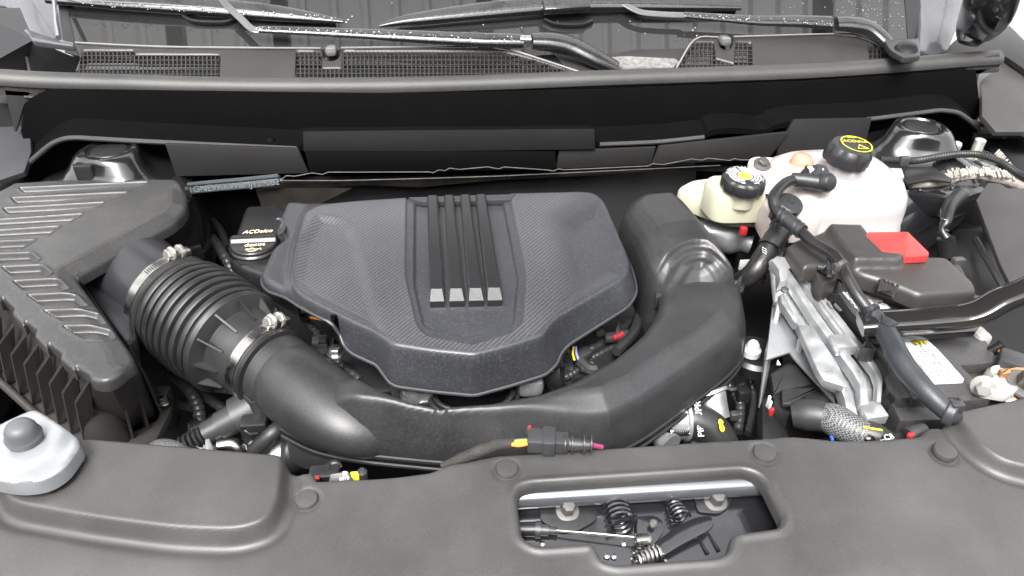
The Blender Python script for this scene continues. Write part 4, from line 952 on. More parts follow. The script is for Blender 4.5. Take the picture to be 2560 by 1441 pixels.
# the raised bonnet, above and behind the frame: its dark lining is what the upward faces of the bay mirror
hood = thing('bonnet', 'raised bonnet propped open above the engine bay, seen only as reflections', 'bonnet', (.25, 1.36, .45))
vs = []; fs = []
for j, (y, z) in enumerate([(1.40, .42), (1.30, .60), (1.20, .80), (1.10, 1.0), (1.02, 1.16), (.98, 1.27), (1.00, 1.30), (1.12, 1.06), (1.24, .84), (1.36, .62), (1.43, .42)]):
    for i in range(9):
        x = -.70+i*.24; vs.append((x, y+.05*abs(i-4)/4*(z-.4), z))
for j in range(10):
    for i in range(8): a = j*9+i; fs.append((a, a+1, a+10, a+9))
for i in range(8): a = 90+i; fs.append((a, a+1, i+1, i))
mesh('lining', vs, fs, mat('bonnet_lining', (.012, .012, .013), .8, bump=.5, bscale=60, var=.2), hood)

# unseen dark wall added behind the camera to block low front skylight
WB = mat('added_wall_dark', (.05, .05, .052), .6, var=.2, vscale=1.5)
mb = MB(); mb.add(*g_box((0, -3.6, .9), (22, .3, 3.9)))
for i in range(40): mb.add(*g_box((-10.9+i*.55, -3.43, .9), (.06, .05, 3.9)))
tag(mb.build('added_dark_wall', WB, None, False), kind='structure')

# ================================================================= wipers
def flat(pts, wd, h, name, m, parent, pl=None, lift=0, sn=6):
    pl = pl or WS; P = [W(p[0], p[1], pl.up(lift+(p[2] if len(p) > 2 else 0))) for p in pts]
    rs = [(a, b) for a, b in zip(wd, h)]
    return tube(name, P, rs, m, parent, 14, up=tuple(pl.n), sq=.7, smoothn=sn)
WP = mat('wet_wiper_paint', (.020, .020, .022), .25, coat=.6, bump=.3, bscale=160, rvar=.08, vscale=90)
w1 = thing('wiper', 'wet black wiper arm lying across the left and middle of the windscreen foot', 'wiper', tuple(W(1560, 175, CG)), 'windscreen wipers')
flat([(1560, 178, -.02), (1500, 152, 0), (1430, 118, .008), (1380, 106, .012), (1330, 104, .014)], [.012, .017, .019, .019, .016], [.008, .012, .014, .014, .012], 'arm_base', WP, w1, lift=.02)
flat([(1308, 103), (1200, 100), (1000, 90), (800, 80), (648, 74)], [.0145, .0145, .012, .009, .007], [.010, .009, .007, .005, .004], 'arm', WP, w1, lift=.030)
flat([(1326, 104), (1300, 103)], [.009, .009], [.012, .012], 'hinge', STEEL, w1, lift=.031, sn=0)
flat([(655, 75), (630, 73), (600, 45), (565, 12), (548, -12), (530, -40)], [.007]*6, [.002]*6, 'arm_strip', mat('strip_metal', (.09, .09, .095), .3, coat=.8, var=.2), w1, lift=.027)
flat([(120, -12), (300, 2), (500, 16), (700, 34), (858, 54)], [.018, .020, .020, .016, .004], [.008, .010, .011, .009, .003], 'blade', WP, w1, lift=.016)
flat([(190, 20), (400, 34), (560, 46), (700, 50), (840, 60)], [.003, .004, .004, .003, .002], [.006, .008, .008, .006, .003], 'squeegee', RUB, w1, lift=.004)
flat([(460, 44), (490, 58), (560, 60), (590, 50)], [.004]*4, [.008]*4, 'shadow_bracket', BLK2, w1, lift=.003)
w2 = thing('wiper', 'wet black wiper arm lying across the right half of the windscreen foot', 'wiper', tuple(W(2250, 140, CG)), 'windscreen wipers')
flat([(2290, 165, -.02), (2240, 130, 0), (2180, 75, .008), (2130, 62, .010), (2090, 60, .010)], [.010, .013, .017, .017, .015], [.008, .010, .012, .012, .010], 'arm_base', WP, w2, lift=.02)
flat([(2078, 58), (2000, 54), (1900, 52), (1800, 45), (1712, 38)], [.015, .013, .011, .009, .007], [.009, .008, .006, .005, .004], 'arm', WP, w2, lift=.027)
flat([(1720, 39), (1650, 36), (1600, 30), (1560, 10), (1520, -14), (1490, -40)], [.007]*6, [.002]*6, 'arm_strip', MATS['strip_metal'], w2, lift=.024)
flat([(948, 66), (1020, 50), (1200, 28), (1380, 12), (1500, 6), (1700, 6), (1850, 10)], [.003, .011, .018, .020, .021, .021, .016], [.003, .007, .010, .012, .012, .010, .006], 'blade', WP, w2, lift=.016)
flat([(1000, 72), (1200, 54), (1400, 38), (1600, 28), (1840, 25)], [.002, .004, .004, .004, .003], [.003, .007, .009, .008, .006], 'squeegee', RUB, w2, lift=.004)
box('blade_holder', W(1415, 14, WS.up(.03)), (.095, .03, .018), WP, w2, rot=axes_rot((1, .05, .03), WS.n), bev=.005)
flat([(1360, 52), (1390, 64), (1450, 66), (1480, 56)], [.004]*4, [.008]*4, 'shadow_bracket', BLK2, w2, lift=.003)
# rain drops, as beads
def drops(name, label, spots, nrm, parent=None):
    mb = MB()
    for p, r in spots: 
        X, Y, D = frame(nrm); mb.add(*g_lathe(p, nrm, [(r, 0), (r*.8, r*.45), (r*.35, r*.68)], 7))
    o = mb.build(name, mat('water', (.30, .31, .32), .06, spec=.8), parent); tag(o, label, 'raindrops', kind='stuff'); return o
sp_ = []
for _ in range(100):
    x = random.gauss(2180, 60); y = random.gauss(20, 30)
    if 2080 < x < 2262 and -5 < y < 95: sp_.append((W(x, y, WS.up(.0005)), random.uniform(.0006, .0014)))
for _ in range(30): sp_.append((W(random.uniform(860, 2200), random.uniform(2, 110), WS.up(.0005)), random.uniform(.0007, .0016)))
for q in [(870, 50), (880, 42), (866, 56), (1738, 70), (1742, 90), (1732, 76)]: sp_.append((W(*q, WS.up(.0005)), .002))
drops('glass_raindrops', 'scattered raindrops beaded on the windscreen glass', sp_, tuple(WS.n))
sp_ = []
for _ in range(110):
    x = random.uniform(640, 1300); t = (x-640)/660; yy = 72+t*28+random.uniform(-4-6*t, 3+8*t); sp_.append((W(x, yy, WS.up(.043)), random.uniform(.0007, .0018)))
for _ in range(60):
    x = random.uniform(1712, 2085); t = (x-1712)/373; yy = 37+t*20+random.uniform(-5, 6+3*t); sp_.append((W(x, yy, WS.up(.036)), random.uniform(.0007, .0017)))
for _ in range(90):
    x = random.uniform(200, 840); sp_.append((W(x, 2+(x-200)*.06+random.uniform(0, 12), WS.up(.027)), random.uniform(.0007, .0017)))
drops('wiper_raindrops', 'raindrops standing on the black wiper arms', sp_, tuple(WS.n))

# ================================================================= body at both sides
bl = thing('wing_panel', 'wet grey painted body panel beside the windscreen at top left', 'body panel', tuple(W(90, 60, .25)))
slab('pillar', [(15, -200), (160, -200), (140, -20), (144, 95), (110, 98), (80, 88), (58, 70), (38, 30), (10, 15), (-60, 15), (-60, -200)], slope(.26, 1.45, .5, .3), .01, GREYP, bl, bev=.004, prnd=6)
slab('corner_trim', [(60, 72), (84, 92), (145, 96), (184, 106), (184, 116), (150, 112), (80, 102)], slope(.24, 1.45, .4), .012, GREYP, bl, bev=.003, prnd=4)
tube('edge_bead', [W(x, y, .285) for x, y in [(132, -60), (136, 10), (140, 60), (146, 95)]], .004, GREYP, bl, 10)
mesh('inner_skin', [W(-80, 20, .23), W(50, 20, .23), W(84, 100, .2), W(184, 116, .19), W(200, 150, .17), W(180, 200, .12), W(60, 200, .1), W(-80, 190, .12)], [(0, 1, 2, 7), (2, 3, 4, 5), (2, 5, 6, 7)], BLK2, bl, False)
tube('edge_bead', [W(x, y, .16) for x, y in [(44, 70), (60, 110), (78, 190)]], .003, BLK, bl, 8)
il = thing('inner_wing', 'dark inner wing liner left of the bulkhead with a seam and a round plug', 'liner', tuple(W(30, 320, .05)))
IW = mat('inner_wing_grey', (.018, .018, .022), .7, bump=.3, bscale=300, var=.25, vscale=8)
slab('liner', [(-80, 205), (10, 232), (40, 250), (70, 255), (78, 380), (60, 430), (0, 450), (-80, 455)], slope(.03, 1.2, .35), .01, IW, il, bev=.002)
slab('lower_liner', [(-80, 400), (60, 395), (120, 400), (90, 460), (20, 480), (-80, 500)], 0, .01, BLK2, il)
lathe('plug', W(54, 368, .05), (0, -.5, 1), [(.016, 0), (.014, .004), (.006, .006)], BLK2, il, 20)
lathe('plug_head', W(54, 367, .055), (0, -.5, 1), [(.004, 0), (.002, .003)], STEEL, il, 10)
tube('seam', [W(x, y, .045) for x, y in [(95, 252), (80, 254), (72, 262), (52, 290)]], .002, ZINC, il, 8)
tube('seam', [W(x, y, .0) for x, y in [(-20, 408), (40, 403)]], .002, ZINC, il, 8)
tube('fold', [W(x, y, .01) for x, y in [(40, 440), (80, 405), (115, 365), (150, 340), (185, 333)]], .006, BAYP, il, 10, smoothn=4)
mb = MB()
for i in range(26):
    q = W(2+i*2.0+random.uniform(-3, 3), 476-i*1.3+random.uniform(-8, 8), -.02); mb.add(*g_tube([q, q+Vector((.02, -.006, .002))], .0013, 5))
o = mb.build('crumpled_foil', STEEL, il)

def tower(label, c, s, kind):
    t = thing('strut_tower', label, 'strut tower', tuple(c), 'strut towers')
    lob = lambda a, i: 1+(.0 if i < 4 else .14*math.cos(3*a+.6)*min(1, (i-3)/3))
    p = [(.012*s, .000), (.032*s, .0), (.034*s, .003), (.040*s, .003), (.045*s, .000), (.049*s, -.006), (.056*s, -.022), (.066*s, -.036), (.082*s, -.046), (.108*s, -.056), (.128*s, -.070), (.138*s, -.10), (.142*s, -.20)]
    lathe('dome', c, (0, 0, 1), p, BAYP, t, 64, lobe=lob)
    lathe('cap', c+Vector((0, 0, -.004)), (0, 0, 1), [(.030*s, 0), (.026*s, .005), (.01*s, .006)], BLK2, t, 32)
    return t
tl = tower('black painted strut tower with soft reflections behind the air filter box', W(272, 376, .078), 1.1, 0)
tr_ = tower('black painted strut tower with bolts behind the coolant tank', W(2304, 318, .095), 1.1, 1)
for (px, py) in [(2345, 388), (2384, 378), (2308, 392)]:
    hexbolt('stud_nut', W(px, py, .035), (0, -.2, 1), .009, mat('pale_zinc', (.6, .6, .55), .4, metal=.6, var=.15), tr_, flange=1.2, h=.014)
b = box('catch', W(215, 425, .055), (.036, .012, .030), BLK2, tl, bev=.004)
# ================================================================= coolant tank
ct = thing('coolant_tank', 'large translucent white coolant tank with a black screw cap behind the battery', 'tank', tuple(W(2080, 480, .03)))
tb = W(2080, 575, -.06)
cx = W(2075, 470, .04)
def tank_ring(z, pts, k=1.0): return [Vector((W(p[0], p[1], z).x, W(p[0], p[1], z).y, z)) for p in pts]
# plan outline at three heights, rounded
def ring(cxy, rx, ry, z, n=48, e=.52, skew=0):
    out = []
    for i in range(n):
        a = 2*math.pi*i/n; c, s = math.cos(a), math.sin(a)
        out.append(Vector((cxy[0]+rx*math.copysign(abs(c)**e, c)+skew*z, cxy[1]+ry*math.copysign(abs(s)**e, s), z)))
    return out
yb0 = W(2080, 400, .085).y-.015
L0, R0 = W(1905, 500, .02), W(2236, 500, .02)
mx_, hw = (L0.x+R0.x)/2, (R0.x-L0.x)/2
hw *= .955
spec_ = [(.42, .045, .090), (.72, .062, .087), (.90, .076, .077), (.975, .086, .058), (1.0, .090, .036), (1.0, .091, .004), (1.012, .094, .0), (1.012, .094, -.006), (.99, .090, -.012), (.96, .086, -.05), (.9, .078, -.09)]
rings = [ring((mx_-.004, yb0-.018+(.008 if z > .08 else .004 if z > .07 else 0)), hw*a, b_, z) for a, b_, z in spec_]
TT = TANK.copy(); TT.name = 'tinted_tank_body'; TN = TT.node_tree.nodes; TL = TT.node_tree.links
tg_ = TN.new('ShaderNodeNewGeometry'); ts = TN.new('ShaderNodeSeparateXYZ'); TL.new(tg_.outputs['Position'], ts.inputs[0])
tm_ = TN.new('ShaderNodeMapRange'); tm_.inputs[1].default_value = mx_-hw*1.0; tm_.inputs[2].default_value = mx_-hw*.1; tm_.inputs[3].default_value = .75; tm_.inputs[4].default_value = 0; TL.new(ts.outputs[0], tm_.inputs[0])
tx_ = TN.new('ShaderNodeMix'); tx_.data_type = 'RGBA'; TL.new(tm_.outputs[0], tx_.inputs[0]); tx_.inputs[6].default_value = (.36, .348, .345, 1); tx_.inputs[7].default_value = (.38, .31, .29, 1)
TL.new(tx_.outputs[2], TN['Principled BSDF'].inputs['Base Color'])
loft('body', rings[::-1], TT, ct, cap=True, ang=60)
bpy.data.objects['body'] if 'body' in bpy.data.objects else None
mesh('top_skin', rings[0], [tuple(range(48))], TANK, ct)
slab('mount_flange', [(1868, 398, 12), (1890, 390, 8), (1990, 396), (2060, 400), (2060, 470), (1905, 470), (1895, 450), (1880, 425)], .072, .012, mat('flange_plastic', (.62, .60, .58), .35, sub=.2, var=.05), ct, bev=.004, prnd=8)
hexbolt('bolt', W(1905, 412, .078), (0, -.4, 1), .009, ZINC, ct, h=.008)
slab('side_ear', [(2215, 418), (2255, 420), (2262, 440), (2240, 455), (2210, 450)], .07, .012, TANK, ct, bev=.003)
slab('shoulder', [(1900, 430), (1975, 412), (2060, 420), (2100, 470), (2060, 540), (1925, 545), (1900, 500)], .05, .05, TT, ct, bev=.018, prnd=20)
nb = W(2008, 408, .088)
lathe('pink_nub', nb-Vector((.006, 0, .02)), (.15, 0, 1), [(.038, -.02), (.030, 0), (.022, .012), (.0195, .022), (.018, .029), (.012, .035), (.003, .037)], PINK, ct, 32)
capc = W(2130, 362, .140); rc = 52*mmpp(capc)
lathe('filler_neck', capc-Vector((0, 0, .06)), (0, 0, 1), [(rc*.85, -.01), (rc*.85, .03)], TANK, ct, 32)
lob = lambda a, i: 1-(.085*max(0, math.cos(8*a))**2 if i < 5 else 0)
cpm = mat('cap_black', (.020, .021, .023), .42, bump=.3, bscale=500, var=.15)
tc_ = lathe('screw_cap', capc-Vector((0, 0, .004)), (.08, -.10, 1), [(rc*1.04, -.028), (rc*1.10, -.026), (rc*1.10, -.010), (rc*1.08, -.006), (rc*.97, .001), (rc*.90, .003), (rc*.78, .003), (rc*.2, .0032)], cpm, ct, 64, lobe=lob)
CN = Pl(capc+Vector((0, 0, .0012)), (.08, -.10, 1)); U_, V_ = CN.u, CN.v
cc = CN.o+U_*.008
def disc_ring(name, c, r, w_, m, parent, pl, a0=0, a1=2*math.pi, n=48, lift=.0006):
    vs = []; fs = []
    for i in range(n+1):
        a = a0+(a1-a0)*i/n
        for q in (r-w_/2, r+w_/2): vs.append(c+pl.u*q*math.cos(a)+pl.v*q*math.sin(a)+pl.n*lift)
    for i in range(n): fs.append((2*i, 2*i+1, 2*i+3, 2*i+2))
    return mesh(name, vs, fs, m, parent, False)
disc_ring('cap_mark', cc, rc*.73, .0022, YEL, tc_, CN)
text('lettering', 'ACDelco', cc+V_*.008, U_, V_, .0115, YEL, tc_, shear=.2, lift=.0008)
for a, b_ in [((-.001, -.003), (.010, -.015)), ((-.001, -.003), (-.009, -.015)), ((-.009, -.015), (.010, -.015))]:
    tube('warning_mark', [cc+U_*(a[0]+.004)+V_*a[1]+CN.n*.0008, cc+U_*(b_[0]+.004)+V_*b_[1]+CN.n*.0008], .0006, YEL, tc_, 6)
tube('book_mark', [cc+U_*x+V_*y+CN.n*.0008 for x, y in [(-.008, .021), (-.004, .0195), (0, .021), (.004, .0195), (.008, .021)]], .0007, YEL, tc_, 6)

# elbow and vent hose on the tank
vh = thing('coolant_vent_hose', 'thin black hose curling from the coolant tank over the fuse box to the front', 'hose', tuple(W(1950, 470, .1)))
HM = mat('hose_rubber', (.014, .0135, .0135), .36, bump=.3, bscale=300, var=.3, vscale=40, rvar=.1)
el = W(2042, 448, .105)
b = MB(); b.add(*g_lathe(W(2034, 442, .10), (.3, -.7, .6), [(.014, -.02), (.018, -.01), (.018, .012), (.014, .02)], 24)); b.add(*g_lathe(W(2056, 456, .10), (.3, -.7, .3), [(.012, -.02), (.016, 0), (.016, .012), (.012, .018), (.004, .020)], 24))
b.add(*g_tube([W(1978, 448, .10), W(2010, 452, .10), W(2056, 458, .10)], [.0105, .0125, .0125], 16)); b.build('elbow', cpm, vh)
box('white_latch', W(2038, 424, .115), (.024, .014, .008), WHT, vh, bev=.002)
box('latch_block', W(2037, 431, .108), (.032, .02, .02), cpm, vh, bev=.004)
v1 = [W(x, y, z) for x, y, z in [(2005, 451, .10), (1975, 453, .10), (1950, 470, .10), (1934, 495, .095), (1940, 525, .085), (1960, 548, .08)]]
tube('hose', v1, .0088, HM, vh, 16, smoothn=6)
b = MB()
for (x, y, z) in [(1952, 538, .083), (1962, 548, .08), (1990, 568, .078), (2000, 576, .076)]: b.add(*g_lathe(W(x, y, z), (.6, -.7, 0), [(.0095, -.003), (.0125, -.002), (.0125, .002), (.0095, .003)], 16))
b.add(*g_tube([W(1955, 540, .082), W(2005, 580, .076)], .0115, 16)); b.build('tee', cpm, vh)
v2 = [W(x, y, z) for x, y, z in [(1998, 575, .076), (2030, 605, .074), (2075, 632, .075), (2098, 655, .073), (2115, 690, .070), (2140, 735, .06), (2165, 770, .05), (2178, 785, .045)]]
tube('hose', v2, .0085, HM, vh, 16, smoothn=6)
v3 = [W(x, y, z) for x, y, z in [(2170, 778, .045), (2200, 810, .04), (2225, 850, .04), (2245, 890, .04), (2275, 935, .035), (2320, 985, .03), (2368, 1030, .02), (2385, 1042, .01)]]
tube('large_hose', v3, [.0105, .013, .014, .0145, .0140, .013, .0115, .0105], mat('grey_hose', (.022, .025, .029), .45, bump=.4, bscale=260, var=.2, vscale=30), vh, 20, smoothn=6)
b = MB(); b.add(*g_lathe(W(2375, 1032, .02), (.5, -.5, 0), [(.0150, -.006), (.0165, -.004), (.0165, .004), (.015, .006)], 20)); b.add(*g_box(W(2390, 1020, .03), (.016, .010, .016), bev=.002)); b.build('hose_tie', GREYPL, vh)
for (x, y, z) in [(2103, 668, .073), (2180, 778, .048)]:
    b = MB(); b.add(*g_lathe(W(x, y, z), (.35, -.8, -.1), [(.010, -.004), (.0115, -.003), (.0115, .003), (.01, .004)], 20)); b.add(*g_box(W(x-12, y+2, z+.004), (.008, .01, .012), bev=.001)); b.build('cable_tie', ZINC if y < 700 else cpm, vh)
tube('tie_stalk', [W(2072, 650, .065), W(2074, 690, .055)], .004, cpm, vh, 8)
slab('hose_tab', [(2205, 785), (2235, 800), (2248, 808), (2225, 815), (2205, 805)], .055, .003, cpm, vh)
# stout hose going down with a cap on top
dh = thing('coolant_hose', 'thick black hose with quick connector dropping between tank and aluminium bracket', 'hose', tuple(W(1930, 600, .03)))
pc = W(1975, 508, .075)
lathe('round_knob', pc, (.1, -.35, 1), [(.019, -.05), (.020, -.012), (.0225, -.008), (.0225, 0), (.019, .003), (.006, .004), (.005, .006)], cpm, dh, 12)
tube('elbow', [W(1975, 530, .05), W(1965, 555, .045), W(1950, 575, .04)], .014, cpm, dh, 16)
tube('connector', [W(1968, 540, .05), W(1955, 570, .04), W(1925, 620, .02)], [.014, .0175, .0185], HM, dh, 20, smoothn=3)
b = MB()
for (x, y) in [(1955, 570), (1940, 598), (1926, 618)]: b.add(*g_lathe(W(x, y, .038-(y-570)*.0004), (-.5, -.6, -.4), [(.017, -.003), (.020, -.002), (.020, .002), (.017, .003)], 20))
b.build('connector_rings', cpm, dh)
hp = [W(x, y, z) for x, y, z in [(1928, 612, .02), (1905, 650, .005), (1885, 680, -.01), (1860, 700, -.03), (1820, 720, -.06)]]
tube('hose', hp, .0165, HM, dh, 20, smoothn=5)
text('hose_print', '151', W(1911, 628, .034), (.3, .8, .1), (-1, .2, .5), .012, WHT, dh)

# ================================================================= brake fluid reservoir
bf = thing('brake_fluid_reservoir', 'cream plastic brake fluid reservoir with a black cap behind the intake duct', 'reservoir', tuple(W(1830, 490, .03)))
fo = [(1700, 478), (1720, 455), (1775, 434, 12), (1800, 432), (1905, 455), (1925, 490, 12), (1928, 545, 10), (1915, 552, 8), (1840, 552, 20), (1795, 545, 20), (1740, 515, 20)]
FO = [(1700, 478), (1725, 452), (1775, 434), (1850, 432), (1905, 455), (1924, 495), (1926, 512), (1845, 512), (1800, 500), (1745, 480)]
slab('upper_tank', [(1760, 446, 10), (1780, 434, 10), (1890, 432, 14), (1918, 470, 16), (1920, 486, 12), (1820, 488, 20), (1790, 480, 20)], .062, .055, CREAM, bf, bev=.010, prnd=14)
slab('sloping_tank', [(1690, 470, 14), (1730, 448, 14), (1800, 440), (1900, 470), (1920, 530, 10), (1830, 532, 20), (1780, 515, 20), (1720, 490, 14)], .012, .03, CREAM, bf, bev=.008, prnd=12)
slab('weld_flange', [(1690, 480, 14), (1740, 450), (1920, 470), (1930, 530, 10), (1926, 546, 8), (1835, 550, 30), (1795, 542, 20), (1735, 508, 20)], -.004, .007, CREAM, bf, bev=.002, prnd=10)
bc2 = W(1862, 443, .086); rb = 49*mmpp(bc2)
lob2 = lambda a, i: 1-(.075*max(0, math.cos(9*a))**2 if i < 5 else 0)
lathe('neck', bc2-Vector((0, 0, .04)), (0, 0, 1), [(rb*.75, -.01), (rb*.75, .03)], CREAM, bf, 24)
kc = lathe('screw_cap', bc2, (.03, -.06, 1), [(rb*1.10, -.020), (rb*1.13, -.018), (rb*1.13, -.006), (rb*1.10, -.002), (rb*.99, .001), (rb*.2, .002)], cpm, bf, 64, lobe=lob2)
BN = Pl(bc2+Vector((0, 0, .0018)), (.03, -.06, 1))
disc_ring('yellow_disc', BN.o, rb*.17, rb*.32, YEL, kc, BN); disc_ring('disc_mark', BN.o, rb*.13, .0010, cpm, kc, BN, lift=.0012); disc_ring('disc_mark', BN.o, rb*.36, .0010, WHT, kc, BN)
WG = mat('printed_ring', (.55, .55, .54), .5, var=.1)
for rr_ in (.50, .64, .79):
    for k in range(2): disc_ring('warning_band', BN.o, rb*rr_, rb*.085, WG, kc, BN, R(105 if k else -75), R(250 if k else 95), 40)
def arc_text(s, r, a0, size, flip=1):
    for i, ch in enumerate(s):
        if ch == ' ': continue
        a = R(a0-i*size*62/r*1.0); pos = BN.o+BN.u*r*math.cos(a)+BN.v*r*math.sin(a)
        text('lettering', ch, pos, BN.u*math.sin(a)-BN.v*math.cos(a), BN.u*math.cos(a)+BN.v*math.sin(a), size, WHT, kc, lift=.001)
arc_text('WARNING', rb*.90, 160, .0052); arc_text('USE ONLY DOT 3', rb*.90, 80, .0052)
text('lettering', 'CLEAN FILLER CAP', BN.o-BN.v*rb*.60, BN.u, BN.v, .0058, cpm, kc, lift=.0012)
# master cylinder region under it
mc = thing('brake_master_cylinder', 'dark brake cylinder with a silver body and small red plugs under the cream reservoir', 'brake cylinder', tuple(W(1830, 600, -.08)))
slab('black_cover', [(1850, 560), (1918, 552), (1915, 700), (1840, 700)], vert(1.08), .01, BLK2, mc)
lathe('cylinder', W(1810, 590, -.06), (.8, -.4, -.1), [(.02, -.05), (.03, -.04), (.03, .02), (.02, .035), (.02, .05)], ALU, mc, 24)
box('red_plug', W(1858, 578, -.01), (.012, .01, .016), REDS, mc, bev=.002); box('red_plug', W(1764, 548, -.04), (.008, .008, .014), REDS, mc, bev=.002)
for (x, y, m_) in [(1762, 540, BLUE), (1768, 552, REDS), (1902, 690, REDS)]: tube('wire', [W(x, y, -.04), W(x+8, y+18, -.06)], .002, m_, mc, 6)
box('label', W(1868, 662, -.08), (.03, .004, .02), WHT, mc); 
bm_ = W(1775, 620, -.12); box('block', bm_, (.10, .08, .06), BLK2, mc, bev=.01)

# ================================================================= aluminium bracket
al = thing('aluminium_bracket', 'bright cast aluminium bracket leaning down beside the battery', 'bracket', tuple(W(2080, 850, -.02)))
AZ = slope(.035, .98, .16)
slab('casting', [(1934, 652), (1942, 643), (1985, 648), (2206, 948, 14), (2203, 1010), (2168, 1014), (2158, 1048), (2118, 1045), (2105, 975), (2062, 955), (1994, 812), (1950, 745)], AZ.up(-.022), .012, ALU, al, bev=.001, prnd=4)
slab('rim', [(1978, 648), (1992, 650), (2120, 815), (2200, 915, 10), (2208, 950, 10), (2203, 1006), (2190, 1008), (2194, 955, 8), (2184, 925), (2105, 822)], AZ, .014, ALU, al, bev=.0015)
slab('inner_rib', [(1946, 660), (1962, 658), (2060, 800), (2148, 915, 8), (2166, 950, 10), (2172, 1010), (2150, 1012), (2150, 962, 8), (2132, 930), (2040, 805)], AZ.up(.002), .016, ALU, al, bev=.002)
slab('middle_rib', [(1984, 680), (1990, 676), (2095, 812), (2138, 870), (2130, 876), (2088, 820)], AZ.up(-.006), .008, ALU, al, bev=.001)
slab('pad', [(1994, 812), (2030, 812, 4), (2092, 905), (2106, 930), (2116, 968, 4), (2060, 950, 4), (2044, 925)], AZ.up(.003), .012, ALU, al, bev=.002)
slab('upper_lug', [(1930, 650, 5), (1942, 640, 5), (1982, 644, 4), (1988, 664), (1972, 672), (1968, 700), (1950, 705), (1946, 672)], AZ.up(.006), .02, ALU, al, bev=.002)
slab('lower_bar', [(1950, 735, 3), (1960, 733, 3), (1994, 800), (1990, 810), (1955, 758)], AZ.up(-.004), .014, ALU, al, bev=.002)
slab('lower_leg', [(2100, 960), (2125, 965), (2138, 1005), (2148, 1048), (2120, 1046), (2112, 1000)], AZ.up(-.006), .02, ALU, al, bev=.002)
box('cast_block', W(2104, 862, AZ.up(.006)), (.03, .03, .018), ALU, al, bev=.004)
slab('foot', [(2150, 1000), (2200, 1004, 4), (2225, 1040, 6), (2170, 1046, 4), (2158, 1030)], -.02, .014, ALU, al, bev=.002, prnd=4)
slab('web', [(1950, 740), (1990, 800), (2085, 955), (2090, 1010), (1990, 900), (1975, 880), (1915, 900), (1932, 760)], AZ.up(-.045), .004, mat('dull_aluminium', (.30, .31, .32), .5, metal=.7, bump=.3, bscale=120, var=.2), al)
tube('stay', [W(1953, 742, AZ.up(-.02)), W(1922, 880, AZ.up(-.08))], .0055, ALU, al, 12)
tube('stay', [W(1936, 655, AZ.up(-.01)), W(1948, 760, AZ.up(-.03))], .009, ALU, al, 12)
tube('stay', [W(1922, 880, AZ.up(-.08)), W(1900, 1020, AZ.up(-.14))], [.006, .003], mat('edge_strip', (.2, .2, .21), .4, metal=.6, var=.2), al, 8)
tube('stay', [W(2005, 850, -.03), W(1992, 900, -.06)], .006, ALU, al, 10)
lathe('bolt', W(1961, 727, AZ), (0, -.2, 1), [(.006, 0), (.006, .003), (.003, .004)], ZINC, al, 16)
slab('triangle_mark', [(1944, 900), (1952, 912), (1942, 912)], -.02, .001, WHT, al, bev=0)
# small white-topped mount
wm = thing('engine_mount_stud', 'white capped stud on a round black mount beside the duct', 'mount', tuple(W(1885, 880, -.08)))
lathe('mount', W(1888, 885, -.10), (0, 0, 1), [(.04, -.02), (.042, 0), (.036, .006), (.02, .008)], BLK2, wm, 36)
lathe('stud', W(1882, 868, -.075), (0, 0, 1), [(.014, -.014), (.014, -.004), (.010, 0), (.009, .006), (.006, .010)], mat('white_cap', (.45, .45, .44), .4, var=.05), wm, 24)

# ================================================================= control module below the bracket
cm = thing('control_module', 'black plastic module cover with a thick braided cable in front of the bracket', 'module', tuple(W(2000, 960, -.06)))
MZ = -.065
slab('case', [(1925, 930, 8), (1970, 905, 6), (1985, 905, 4), (2000, 905), (2015, 885, 4), (2045, 885, 4), (2110, 985), (2115, 1030), (2050, 1035), (1970, 1040), (1935, 1000)], MZ, .05, BLK2, cm, bev=.004, prnd=4)
slab('lid', [(1928, 935, 6), (1968, 912, 4), (1990, 912, 3), (2030, 960), (1958, 975), (1935, 985)], MZ+.008, .01, BLK, cm, bev=.002, prnd=4)
slab('hinged_flap', [(1955, 972), (2052, 967), (2010, 990), (1985, 1012), (1956, 1010)], MZ+.012, .006, BLK, cm, bev=.002, prnd=4)
slab('latch_frame', [(2010, 985), (2060, 978), (2075, 1005), (2012, 1008)], MZ+.010, .008, BLK2, cm, bev=.002)
slab('side_plate', [(1905, 1000), (1930, 975), (1960, 1035), (1975, 1100), (1905, 1100)], -.09, .03, BLK2, cm, bev=.003)
box('red_tag', W(1928, 1030, -.06), (.006, .006, .014), REDS, cm, bev=.002); box('white_tag', W(1921, 1004, -.06), (.003, .004, .02), WHT, cm, bev=.0005); box('white_tag', W(1925, 1013, -.06), (.003, .004, .014), WHT, cm, bev=.0005)
BRD = bpy.data.materials.new('braided_sleeve'); BRD.use_nodes = True; N = BRD.node_tree.nodes; L_ = BRD.node_tree.links; bb = N['Principled BSDF']
t1 = N.new('ShaderNodeTexCoord'); ck = N.new('ShaderNodeTexChecker'); ck.inputs['Scale'].default_value = 420; ck.inputs['Color1'].default_value = (.16, .16, .165, 1); ck.inputs['Color2'].default_value = (.03, .03, .03, 1)
mp = N.new('ShaderNodeMapping'); mp.inputs['Rotation'].default_value = (0, 0, R(45)); L_.new(t1.outputs['Object'], mp.inputs[0]); L_.new(mp.outputs[0], ck.inputs[0]); L_.new(ck.outputs['Color'], bb.inputs['Base Color']); bb.inputs['Roughness'].default_value = .5
bu = N.new('ShaderNodeBump'); bu.inputs['Distance'].default_value = .0006; L_.new(ck.outputs['Fac'], bu.inputs['Height']); L_.new(bu.outputs[0], bb.inputs['Normal'])
hc = thing('battery_cable', 'thick cable in braided grey sleeve with printed tag running to the front right', 'cable', tuple(W(2100, 1060, -.04)))
tube('rubber_boot', [W(1980, 1040, -.055), W(2010, 1038, -.05), W(2045, 1040, -.045), W(2070, 1050, -.045)], [.016, .021, .021, .019], BLK, hc, 20, smoothn=4)
